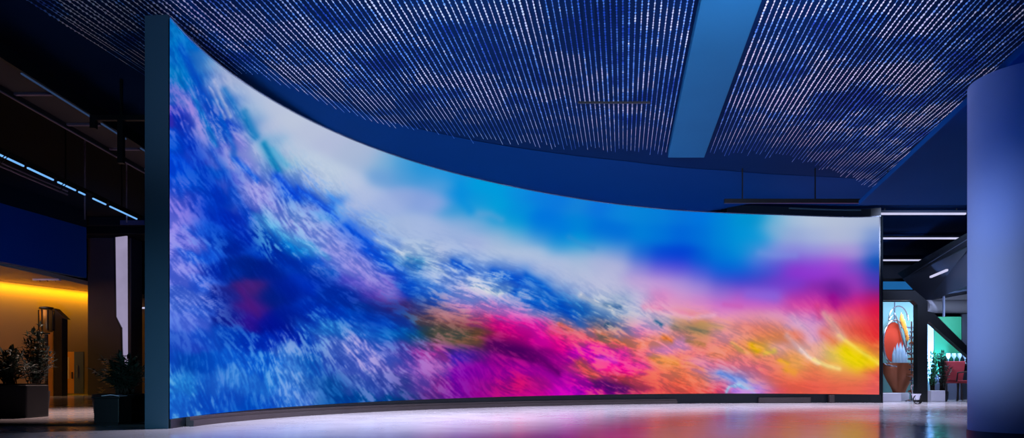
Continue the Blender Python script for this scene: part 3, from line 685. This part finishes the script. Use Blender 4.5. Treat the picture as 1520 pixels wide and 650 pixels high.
# lobby ceiling and lit back wall
mb = MB(); mb.prism([(-31, 34, 8.02), (-31.0, 48, 8.02), (-31.0, 60, 8.02), (-50, 60, 8.02), (-50, 34, 8.02)], (0, 0, 0.3))
tag(mb.build('ceiling_lobby', M['cream']), kind='structure')
p0, p1 = Vector((-38.2, 42.0, 0)), Vector((-31.2, 56.0, 0))
dv = (p1-p0).normalized(); nv = Vector((-dv.y, dv.x, 0))
mb = MB(); mb.prism([p0-dv*12, p1+dv*1, p1+dv*1+nv*0.3, p0-dv*12+nv*0.3], (0, 0, 8.0))
tag(mb.build('wall_lobby', M['lobby']), kind='structure')
mb = MB(); mb.box(-31.4, -27.2, 57.0, 57.3, 0, 8.0)
tag(mb.build('wall_lobby_end', M['lobby']), kind='structure')
# recessed spots strip in lobby ceiling
a = at(38, 416, 44)
r = empty('ceiling_spot_bar', (a.x, 46, 8.0), 'small pale spot bar on the lobby ceiling above the yellow wall', 'lamp')
MB().box(-0.9, 0.9, -0.1, 0.1, -0.12, 0.0).build('housing', M['white'], r)
for x in (-0.55, 0.0, 0.55):
    MB().lathe([(0.09, -0.2), (0.09, -0.12)], c=(x, 0, 0), n=16).build('spot_head', M['brass'], r)

# pier with cap and lit glass fin
pr = empty('pier', at(154, 566, 48.0) - Vector((0, 0, 1)), 'broad dark stone pier under a black cap, right of the yellow lobby', 'pier')
MB().box(-1.6, 1.55, 0.7, 2.2, 0, 11.4).build('shaft', M['pier'], pr, bevel=0.05)
MB().box(-2.0, 3.2, -0.4, 2.0, 11.42, 11.95).build('lower_cap', M['black'], pr, bevel=0.03)
MB().box(-2.6, 3.4, -0.7, 2.2, 11.97, 12.55).build('upper_cap', M['void'], pr, bevel=0.03)
MB().box(1.6, 3.3, -0.75, -0.7, 11.98, 12.3).build('cap_strip', M['lilac'], pr)
fin = empty('glass_fin', at(179, 566, 47.2) - Vector((0, 0, 1)), 'narrow glowing lilac glass fin beside the dark stone pier', 'glass panel')
mb = MB(); z0 = 1.3
def fy(py): return EYE + (HZ-py)*47.2/F
pl = [(-0.35, 0, fy(352)), (0.42, 0, fy(350)), (0.45, 0, fy(545)), (0.22, 0, fy(545)), (0.10, 0, fy(486)), (-0.28, 0, fy(470))]
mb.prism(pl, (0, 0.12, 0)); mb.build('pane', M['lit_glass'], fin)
mb = MB(); mb.bar((-0.4, -0.03, fy(352)), (-0.32, -0.03, fy(470)), 0.08); mb.bar((-0.32, -0.03, fy(470)), (0.06, -0.03, fy(488)), 0.08); mb.bar((0.08, -0.03, fy(486)), (0.18, -0.03, 0), 0.1)
mb.build('frame', M['black'], fin)
a = at(204, 457, 56)
tag(MB().box(a.x-0.55, a.x+0.75, a.y-0.05, a.y+0.05, a.z-0.06, a.z+0.06).build('wall_lamp', M['tube']), 'tiny white lamp line on the navy wall beside the video wall end cap', 'lamp')
mb = MB(); mb.box(-30.2, -20, 56.3, 56.6, 0, 12.4)
tag(mb.build('wall_side', M['navy']), kind='structure')
mb = MB(); mb.box(-33.6, -19, 55.2, 56.2, 5.5, 7.3)
# lantern and slab post
def on(px, Y): return at(px, HZ, Y) - Vector((0, 0, 1))
ln = empty('lantern_post', on(69, 45), 'tall post with a round glass lantern head before the yellow wall', 'lantern')
MB().lathe([(0.2, 0), (0.14, 0.3), (0.1, 0.6), (0.1, 4.2), (0.22, 4.25)], n=16).build('pole', M['dark_wood'], ln, smooth=True)
MB().lathe([(0.34, 4.3), (0.42, 4.5), (0.42, 5.7), (0.3, 5.85)], n=24).build('glass_head', M['brass'], ln, smooth=True)
for k in range(8):
    an = k*math.pi/4; MB().bar((0.43*math.cos(an), 0.43*math.sin(an), 4.4), (0.43*math.cos(an), 0.43*math.sin(an), 5.75), 0.06).build('mullion', M['black'], ln)
MB().box(-0.95, 0.2, -0.05, 0.05, 4.15, 4.24).build('arm', M['black'], ln)
MB().lathe([(0.46, 5.85), (0.4, 5.95), (0.0, 6.0)], n=24).build('cap', M['black'], ln)
sl = empty('slab_post', on(86, 46), 'dark upright slab with slanted top beside the lantern post', 'post')
mb = MB(); mb.prism([(-0.28, 0, 0), (0.28, 0, 0), (0.28, 0, 5.3), (0.5, 0, 5.25), (-0.28, 0, 6.0)], (0, 0.6, 0)); mb.build('slab', M['dark_wood'], sl, bevel=0.02)
MB().box(-0.36, -0.29, -0.02, 0.1, 0, 5.9).build('edge_strip', M['brass'], sl)
MB().box(-0.75, -0.36, 0.1, 0.3, 0, 5.0).build('side_panel', M['amber_door'], sl)
# door leaves in lobby
d1 = empty('door_1', on(100, 50), 'door', 'door'); del d1['label'], d1['category']; d1['kind'] = 'structure'
MB().box(-0.45, 0.5, 0, 0.1, 0.1, 3.2).build('door_leaf', M['amber_door'], d1)
MB().box(-0.15, 0.15, -0.03, 0.0, 1.2, 2.8).build('door_glass', M['cream'], d1)
MB().box(0.36, 0.42, -0.1, -0.02, 1.2, 1.7).build('door_handle', M['black'], d1)
d2 = empty('door_2', on(114, 50), 'door', 'door'); del d2['label'], d2['category']; d2['kind'] = 'structure'
MB().box(-0.2, 0.5, 0, 0.1, 0.1, 3.2).build('door_leaf', M['blue_door'], d2)
MB().box(0.05, 0.12, -0.1, -0.02, 1.3, 2.2).build('door_handle', M['silver'], d2)

# ------------------------------------------------------------------ plants
def fronds(rnd, n, h, spread, wmul=1.0):
    lv, st = MB(), MB()
    for k in range(n):
        an = rnd.uniform(0, 2*math.pi); t = rnd.uniform(0.1, 1)
        base = Vector((rnd.uniform(-.25, .25)*spread, rnd.uniform(-.2, .2)*spread, 0))
        top = base + Vector((math.cos(an)*spread*t, math.sin(an)*spread*t, h*(1.05-0.55*t*t)*rnd.uniform(.7, 1.0)))
        mid = base.lerp(top, 0.5) + Vector((0, 0, 0.12*h))
        P = []
        for j in range(9):
            u = j/8; P.append(base*(1-u)**2 + mid*2*u*(1-u) + top*u*u)
        st.tube(P, [0.016*(1-0.7*j/8) for j in range(9)], 5)
        for j in range(2, 9):
            d = (P[j]-P[j-1]).normalized()
            for s_ in (-1, 1):
                sd = d.cross(Vector((0, 0, 1))).normalized()*s_
                lv.leaf(P[j], d*0.6 + sd + Vector((0, 0, rnd.uniform(-.2, .4))), rnd.uniform(.2, .34)*wmul, 0.04*wmul, 0.3)
        lv.leaf(P[8], (P[8]-P[7]), .3*wmul, .04*wmul, .2)
    return lv, st
def planted(name, loc, label, cat, pot, n, h, spread, seed, z, leafm='leaf', group=None):
    r = empty(name, loc, label, cat, group)
    pot(r)
    lv, st = fronds(random.Random(seed), n, h, spread)
    for mb_, nm, m_ in ((lv, 'foliage', M[leafm]), (st, 'stems', M['stem'])):
        bmesh.ops.translate(mb_.bm, verts=mb_.bm.verts, vec=(0, 0, z)); mb_.build(nm, m_, r)
    return r
def box_pot(w, d, h):
    def f(r):
        MB().box(-w/2, w/2, -d/2, d/2, 0, h).build('planter_box', M['planter'], r, bevel=0.04)
        MB().box(-w/2+.06, w/2-.06, -d/2+.06, d/2-.06, h, h+.04).build('soil', M['soil'], r)
    return f
def round_pot(rd, h):
    def f(r):
        MB().lathe([(rd*.75, 0), (rd*.95, h*.3), (rd, h*.75), (rd*1.02, h), (rd*.93, h), (rd*.9, h-.06), (0, h-.06)], n=40).build('pot', M['planter'], r, smooth=True)
        MB().lathe([(rd*.9, h-.05), (0, h-.03)], n=40).build('soil', M['soil'], r)
    return f
p = on(14, 18.8)
planted('potted_shrub', p, 'bushy dark shrub in a wide charcoal planter box at the left edge', 'plant', box_pot(1.6, .9, .9), 34, 0.95, .62, 3, .9)
p = on(54, 20.8)
planted('potted_palm', p, 'taller dark fern-like plant rising behind the charcoal planter box', 'plant', round_pot(.34, .7), 40, 1.95, .5, 8, .65)
r = planted('potted_plant', on(186, 17.2), 'dark round pot with leafy plant and orange blossoms beside the end cap', 'plant', round_pot(.72, .68), 46, .95, .66, 12, .66)
mb = MB(); rnd = random.Random(4)
for k in range(16):
    c_ = Vector((-.2 + rnd.uniform(-.14, .14), -.5 + rnd.uniform(-.1, .1), .72 + k*.05))
    for j in range(5):
        an = j*1.256; mb.leaf(c_, (math.cos(an), math.sin(an), .5), .08, .025, 0)
mb.build('blossoms', M['blossom'], r)
tb = empty('side_table', on(168, 15.4), 'low dark side table holding a pale booklet in front of the blossoming pot', 'table')
MB().box(-.32, .32, -.3, .3, .62, .66).build('tabletop', M['black'], tb, bevel=.01)
MB().box(-.28, .28, -.26, .26, .06, .62).build('body', M['black'], tb, bevel=.01)
MB().box(-.25, .25, -.23, .23, 0, .06).build('plinth', M['black'], tb)
bk = empty('booklet', on(170, 15.3)+Vector((0, 0, .665)), 'open pale booklet lying on the low dark side table', 'booklet')
MB().prism([(-.2, -.16, 0.0), (0, -.16, .03), (.0, .16, .03), (-.2, .16, 0)], (0, 0, .012)).build('left_page', M['paper'], bk)
MB().prism([(.2, -.16, 0.0), (0, -.16, .03), (.0, .16, .03), (.2, .16, 0)], (0, 0, .012)).build('right_page', M['paper'], bk)
# thin dark slab standing in for the planter's shadow on the left floor
tag(MB().box(-13, -7.9, 15.2, 15.6, 0, .03).build('planter_shadow', M['black'], bevel=.005), 'thin dark strip standing in for the planter shadow on the floor left of the video wall', 'shadow strip')

# ------------------------------------------------------------------ right side: hall beyond the video wall
for py, x0, x1, lab in ((317, 1300, 1433, 'nearest and longest ceiling tube right of the video wall'), (353.5, 1296, 1427, 'second ceiling tube, below the nearest one in view, right of the video wall'),
                        (386, 1296, 1367, 'third, shorter ceiling tube ending at the slanted bulkhead'), (408, 1296, 1350, 'farthest and faintest ceiling tube just above the blue transom')):
    Y = 8.0*F/(HZ-py); a, c = at(x0, py, Y), at(x1, py, Y)
    r = empty('ceiling_tube', ((a.x+c.x)/2, Y, 9.0), lab, 'lamp', 'ceiling tubes in the far hall')
    h = (c.x-a.x)/2
    MB().box(-h, h, -.06, .06, -.05, .03).build('tube', M['tube'], r)
    MB().box(-h, h, -.12, .12, .03, .12).build('housing', M['dark_panel'], r)
    for s_ in (-.8, .8): MB().box(h*s_-.02, h*s_+.02, -.02, .02, .12, .25).build('stem', M['black'], r)
# sloped bulkhead
mb = MB()
A, B, C_, D_ = at(1462, 338, 29), at(1340, 414, 44), at(1374, 449, 44), at(1462, 414, 29)
mb.prism([A, B, C_, D_], (3.0, 1.0, 0.5))
bh = mb.build('sloped_bulkhead', M['slate']); tag(bh, 'slanted grey-blue bulkhead descending behind the round column', 'bulkhead')
mb = MB(); mb.prism([A+Vector((0, -.1, .25)), B+Vector((-.4, -.1, .35)), B+Vector((0, -.1, 0)), A+Vector((0, -.1, -.35))], (2.6, .8, .4)); e = mb.build('upper_edge', M['dark_panel'], bh)
lp = at(1394, 408, 31.8)
MB().bar(at(1380, 412, 37.5)+Vector((-.1, -.25, 0)), at(1404, 402, 34.2)+Vector((-.1, -.25, 0)), .1).build('highlight_bar', M['tube'], bh)  # glowing bar painted in for the bulkhead's highlight
# curved white canopy edge
mb = MB(); a, c = at(1374, 455, 42), at(1470, 455, 42)
mb.tube([(a.x, a.y, a.z), (c.x, c.y, c.z)], .42, 24)
cw = mb.build('trim_3', M['white'], smooth=True); tag(cw, kind='structure')
mb = MB(); mb.prism([(a.x, 42, 5.9), (a.x+3.6, 42, 5.9), (a.x+3.6, 42, 7.1)], (0, 1, 0)); mb.build('upper_lip', M['white'], cw)
# blue transom
mb = MB(); a, c = at(1290, 430, 46), at(1354, 418, 46)
r = empty('transom_light', ((a.x+c.x)/2, 46, a.z), 'blue lit glass transom above the dark portal frame', 'transom')
h = (c.x-a.x)/2; MB().box(-h, h, -.05, .05, 0, c.z-a.z).build('pane', M['lit_blue'], r)
MB().box(-h-.1, h+.1, -.1, .1, c.z-a.z, c.z-a.z+.2).build('frame', M['black'], r)
MB().box(-h-.1, h+.1, -.1, .1, -.15, 0).build('sill', M['black'], r)
MB().box(-h, h, .1, .2, c.z-a.z+.2, 9.2-a.z).build('upper_panel', M['dark_panel'], r)

# dark portal frame
YP = 32.6
pf = empty('portal_frame', on(1369, YP), 'black portal frame with chamfered corner and sloping brace, right of the video wall', 'frame')
o_ = pf.location
def lp_(px, py, dy=0): q_ = at(px, py, YP); return Vector((q_.x-o_.x, dy, q_.z))
mb = MB(); mb.prism([lp_(1285, 431), lp_(1358, 431), lp_(1377, 447), lp_(1377, 600), lp_(1362, 600), lp_(1362, 452), lp_(1355, 445.5), lp_(1285, 445.5)], (0, .35, 0))
for v in mb.bm.verts:
    if v.co.z < .1: v.co.z = 0
mb.build('frame', M['black'], pf)
mb = MB(); mb.prism([lp_(1377, 462), lp_(1386, 464), lp_(1450, 528), lp_(1450, 540), lp_(1440, 531), lp_(1377, 475)], (0, .3, 0)); mb.build('brace', M['black'], pf)
mb = MB(); mb.prism([lp_(1377, 599, .05), lp_(1450, 599, .05), lp_(1450, 596.5, .05), lp_(1377, 596.5, .05)], (0, .1, 0))
for v in mb.bm.verts: v.co.z = max(v.co.z, 0)
mb.build('sill', M['black'], pf)
# left display bay: teal backing
bay = empty('display_bay', on(1330, 36.5), 'pale teal panelled bay behind the copper bowl sculpture', 'display bay')
MB().box(-2.6, 1.6, 0, .15, 0, 5.3).build('back_panel', M['teal'], bay)
MB().box(-.1, -.06, -.04, 0, 0, 5.3).build('seam', M['slate'], bay)
MB().box(-.1, 1.6, -.05, 0, 3.9, 3.96).build('shelf_line', M['slate'], bay)
# sculpture
sg = empty('bowl_sculpture', on(1331, 34.9), 'large copper bowl sculpture with red oval back and looping silver bands', 'sculpture')
so = sg.location
def sp_(px, py, dy=0): q_ = at(px, py, 34.9); return Vector((q_.x-so.x, dy, q_.z))
MB().lathe([(.3, .5), (.42, .8), (.62, 1.15), (.84, 1.6), (.95, 2.05), (.88, 2.05), (.8, 1.8), (0, 1.7)], c=(.12, 0, -.1), n=40, sy=.6).build('bowl', M['copper'], sg, smooth=True)
mb = MB(); n_ = 40
mb.prism([(.02+.5*math.cos(2*math.pi*k/n_), .3, 3.05+1.05*math.sin(2*math.pi*k/n_)) for k in range(n_)], (0, .1, 0)); mb.build('oval_back', M['redglass'], sg)
def loop(cx_, cz_, rx, rz, rad, y=0.1, t0=0, t1=1, tilt=0):
    P = []
    for k in range(41):
        t = 2*math.pi*(t0+(t1-t0)*k/40); x, z = rx*math.cos(t), rz*math.sin(t)
        P.append((cx_+x*math.cos(tilt)-z*math.sin(tilt), y, cz_+x*math.sin(tilt)+z*math.cos(tilt)))
    return MB().tube(P, rad, 8)
loop(.02, 3.02, .6, 1.18, .045, .2).build('silver_band', M['silver'], sg, smooth=True)
loop(.12, 4.15, .5, .75, .032, .05, .0, .5).build('silver_band', M['silver'], sg, smooth=True)
MB().tube([(-.35, .05, 4.2), (-.1, .0, 4.55), (.1, -.05, 3.9), (.28, -.1, 3.1), (.5, -.1, 2.3)], .04, 8).build('silver_band', M['silver'], sg, smooth=True)
loop(.12, 1.95, .98, .2, .045, -.45, .5, 1).build('silver_band', M['silver'], sg, smooth=True)
mb = MB()
for k, (x, z, h_) in enumerate(((.32, 3.75, .75), (.42, 3.55, .7), (.5, 3.3, .6), (.24, 4.0, .6), (.56, 3.05, .5))):
    mb.lathe([(0, z), (.09, z+h_*.35), (.05, z+h_*.7), (0, z+h_)], c=(x, 0, 0), n=8)
mb.build('flame_ornament', M['flame'], sg, smooth=True)
for x, z in ((.72, 3.3), (.82, 2.95), (.7, 2.7)):
    MB().lathe([(0, z-.16), (.12, z-.05), (.12, z+.05), (0, z+.16)], c=(x, .1, 0), n=12).build('silver_flower', M['silver'], sg, smooth=True)
rnd = random.Random(6)
for k in range(9):
    x = -.32 + .085*k; hh = .5+.65*math.sin(math.pi*(k+.5)/9)+rnd.uniform(0, .15)
    MB().lathe([(.07, 1.85), (.06, 1.85+hh*.7), (0, 1.85+hh)], c=(x, -.25+.05*(k % 2), 0), n=6).build('crystal', M['crystal'], sg)
MB().lathe([(.7, 0), (.72, .35), (.66, .42), (.4, .42)], c=(-.1, 0, 0), n=36, sy=.6).build('plinth', M['white'], sg, smooth=True)
rk = empty('silver_stand', on(1353, 33.7), 'stacked silver ornaments on a stand at the right of the copper bowl', 'stand')
mb = MB().tube([(0, 0, 0), (0, 0, 4.0)], .035, 8); mb.build('pole', M['silver'], rk)
rnd = random.Random(9)
for k in range(12):
    z = .5+k*.27; rr = rnd.uniform(.1, .2)
    MB().lathe([(0, -rr*.5), (rr, -rr*.1), (rr*.9, rr*.25), (0, rr*.5)], c=(rnd.uniform(-.08, .08), 0, z), n=12).build('disc', M['silver'] if k % 3 else M['copper'], rk, smooth=True)
MB().lathe([(.3, 0), (.3, .05), (.05, .12)], n=20).build('foot', M['silver'], rk)
# low white counter & black bench in the bay
tag(MB().box(on(1318, 33.6).x-.45, on(1318, 33.6).x+.5, 33.3, 33.7, 0, .42).build('low_counter', M['white'], bevel=.03), 'low white counter at the foot of the copper bowl sculpture', 'counter')
wh = empty('wheeled_basket', on(1360, 30.0), 'small dark wheeled basket on the floor before the portal post', 'basket')
loop(0, .2, .2, .2, .025, -.12).build('wheel', M['black'], wh); loop(0.12, .16, .15, .16, .02, .12).build('wheel', M['black'], wh)
MB().lathe([(.12, .18), (.2, .45), (.18, .45), (.1, .2)], n=16).build('bowl', M['silver'], wh, smooth=True)
MB().tube([(-.15, 0, .4), (-.22, 0, .8), (-.12, 0, .85)], .018, 6).build('handle', M['silver'], wh)

# right bay
rb = empty('green_display_bay', on(1405, 37), 'bay with ice blue and green backdrop panels seen under the sloping brace', 'display bay')
def rb_(px, py): q_ = at(px, py, 37); return Vector((q_.x-rb.location.x, 0, q_.z))
def pan(nm, m_, x0, x1, y0, y1, dy=0):
    a, c = rb_(x0, y1), rb_(x1, y0); MB().box(a.x, c.x, dy, dy+.1, max(0, a.z), c.z).build(nm, m_, rb)
pan('ice_panel', M['ice'], 1372, 1386, 466, 599)
pan('green_panel', M['green'], 1387, 1427, 470, 556)
pan('lower_panel', M['slate'], 1387, 1427, 557, 599)
pan('dark_window', M['dark_panel'], 1428, 1475, 466, 596)
pan('mullion', M['slate'], 1399, 1401, 440, 470, -.1)
for px, Y, seed, lab in ((1384, 35.9, 21, 'leafy potted plant against the ice blue panel'), (1399, 33.9, 22, 'taller leafy potted plant between the green panel and the red chairs')):
    planted('potted_plant', on(px, Y), lab, 'plant', round_pot(.26, .5), 26, 2.0, .36, seed, .5, 'leaf_bright' if seed == 21 else 'leaf', 'plants in the green bay')
def chair(loc, rz, lab):
    r = empty('armchair', loc, lab, 'chair', 'red armchairs', rz)
    MB().box(-.42, .42, -.4, .4, .9, 1.06).build('seat', M['red'], r, bevel=.05)
    mb = MB(); mb.prism([(-.42, .34, 1.05), (.42, .34, 1.05), (.5, .52, 2.05), (-.5, .52, 2.05)], (0, .12, 0)); mb.build('backrest', M['red'], r, bevel=.04)
    for x in (-.36, .36):
        for y in (-.34, .34): MB().bar((x, y, .9), (x*1.15, y*1.1, 0), .06).build('leg', M['chairleg'], r)
        MB().tube([(x*1.25, .4, 1.5), (x*1.3, -.3, 1.45), (x*1.25, -.38, 1.0)], .035, 8).build('armrest', M['chairleg'], r)
    return r
chair(on(1412, 35.7), R(160), 'red upholstered chair nearest the green panel')
chair(on(1440, 34.2), R(200), 'red upholstered chair partly hidden by the round column')
tb = empty('display_table', on(1427, 36.6), 'tall dark table with pale glassware behind the red chairs', 'table')
MB().box(-.9, .9, -.3, .3, 1.9, 1.98).build('tabletop', M['chairleg'], tb)
for x in (-.8, 0, .8): MB().box(x-.03, x+.03, -.03, .03, 0, 1.9).build('leg', M['chairleg'], tb)
for k in range(5):
    q_ = tb.location + Vector((-.7+.3*k, 0, 1.98))
    o2 = MB().lathe([(.09, 0), (.02, .04), (.02, .22), (.12, .4), (.1, .55)], n=14).build('glass_vase', M['crystal'], smooth=True); o2.location = q_
    tag(o2, 'pale blue stemmed vase on the tall table behind the red chairs', 'vase', 'vases on the tall table')
tag(MB().box(on(1389, 33.5).x-.35, on(1389, 33.5).x+.35, 33.3, 33.7, 0, .55).build('white_block', M['white'], bevel=.02), 'low white block in front of the ice blue panel', 'block')

# ------------------------------------------------------------------ light
def spot(loc, tgt, power, col, size=60, blend=.8, rad=.3):
    l = bpy.data.lights.new('spot', 'SPOT'); l.energy = power; l.color = srgb(col); l.spot_size = R(size); l.spot_blend = blend; l.shadow_soft_size = rad
    o = bpy.data.objects.new('spot_light', l); o.location = loc
    o.rotation_euler = (Vector(tgt)-Vector(loc)).to_track_quat('-Z', 'Y').to_euler(); COL.objects.link(o); return o
def area(loc, tgt, power, col, sx, sy):
    l = bpy.data.lights.new('area', 'AREA'); l.shape = 'RECTANGLE'; l.size = sx; l.size_y = sy; l.energy = power; l.color = srgb(col)
    o = bpy.data.objects.new('area_light', l); o.location = loc
    o.rotation_euler = (Vector(tgt)-Vector(loc)).to_track_quat('-Z', 'Y').to_euler(); COL.objects.link(o); return o
# added unseen spots below the ceiling, brightening the bead strands
spot((-7, 8.5, 6.6), (-7, 18, 9.2), 450, (170, 215, 255), 80, 1.0)
spot((-1, 8, 6.4), (-.5, 18, 9.2), 4200, (200, 230, 255), 85, 1.0)
spot((4.2, 8.5, 6.6), (7.4, 19, 9.2), 5000, (215, 225, 255), 74, 1.0)
# row of added spots without fittings, brightening the floor along the display
for px, o_f in ((310, 3.0), (390, 3.2), (480, 3.4), (600, 3.4), (720, 3.4), (850, 3.4), (980, 3.2), (1110, 3.0), (1230, 3.0)):
    X, Y, Z = wall_plan(px); X2, Y2, _ = wall_plan(px+4)
    t = Vector((X2-X, Y2-Y, 0)).normalized(); nn = Vector((t.y, -t.x, 0))
    p = Vector((X, Y, 8.7)) + nn*o_f
    spot(p, p + nn*0.2 + Vector((0, 0, -8)), 3900, (232, 228, 245), 78, .9, .12)
# added fill spots for the hall floor at both sides, no fittings
spot((-13, 22, 8.0), (-13, 22, 0), 4200, (255, 215, 200), 80, .9)
spot((19.5, 31, 9.0), (19.5, 30.5, 0), 4500, (225, 230, 255), 60, .9)
spot((12.6, 17.5, 6.0), (12.6, 18.5, 0), 1300, (215, 220, 255), 90, .9, .1)
# end cap
spot((-6.6, 6.0, .5), (-6.9, 14.2, 1.0), 1300, (150, 210, 240), 56, 1.0)
# column
spot((2.2, 10.5, 2.0), (8.2, 11.4, 2.6), 850, (190, 205, 250), 45, 1.0)
spot((5.5, 9.6, .6), (8.3, 11.2, 6.6), 330, (0, 120, 255), 46, 1.0, .1)
# fascia
spot((-18, 26, 2), (-29.3, 43, 9.7), 2600, (30, 130, 255), 40, 1.0)
# lobby wall washer and glow
area((-35.1, 47.2, 7.85), (-37, 47.4, 5.5), 500, (255, 196, 6), 17, .12).rotation_euler = (R(25), 0, math.atan2(dv.y, dv.x))
area((-32.5, 44, 7.9), (-34, 46, 0), 170, (255, 205, 190), 3, 8)
# display bays
spot((23, 36, 1.0), (24, 42, 9.2), 6000, (140, 175, 225), 100, 1.0)
area((20.0, 33.6, 5.2), (20.0, 36, 1.5), 130, (225, 235, 255), 3, .4)
area((23.6, 34.0, 4.8), (23.6, 37, 1.5), 260, (205, 225, 255), 3, .4)
spot((16, 24, 8.9), (24, 38, 6.5), 12000, (180, 195, 235), 50)

w = bpy.data.worlds.new('world'); sc.world = w; w.use_nodes = True
bg = w.node_tree.nodes['Background']; bg.inputs['Color'].default_value = (*srgb((40, 70, 140)), 1); bg.inputs['Strength'].default_value = .1

# everything with a category that is not setting or stuff is a thing
for o in COL.objects:
    if o.parent is None and 'category' in o and 'kind' not in o: o['kind'] = 'thing'
# handles and small fittings belong to the part that carries them
def sub(child, part):
    child.parent = part
for o in list(COL.objects):
    if o.name.startswith(('door_handle', 'door_glass')):
        sub(o, next(c for c in o.parent.children if c.name.startswith('door_leaf')))
    elif o.name.startswith('soil'):
        sub(o, next(c for c in o.parent.children if c.name.startswith(('planter_box', 'pot'))))
    elif o.name.startswith('mullion') and o.parent.name.startswith('lantern'):
        sub(o, next(c for c in o.parent.children if c.name.startswith('glass_head')))
# ------------------------------------------------------------------ camera
cam = bpy.data.cameras.new('camera'); cam.sensor_width = 36; cam.lens = 36*F/1520
cam.shift_y = (HZ-325)/1520.0; cam.clip_end = 300
co = bpy.data.objects.new('camera', cam); co.location = (0, 0, EYE); co.rotation_euler = (R(90), 0, 0); COL.objects.link(co)
sc.camera = co
sc.view_settings.view_transform = 'Standard'; sc.view_settings.look = 'None'; sc.view_settings.gamma = 1; sc.view_settings.use_curve_mapping = False
sc.view_settings.exposure = 0.0
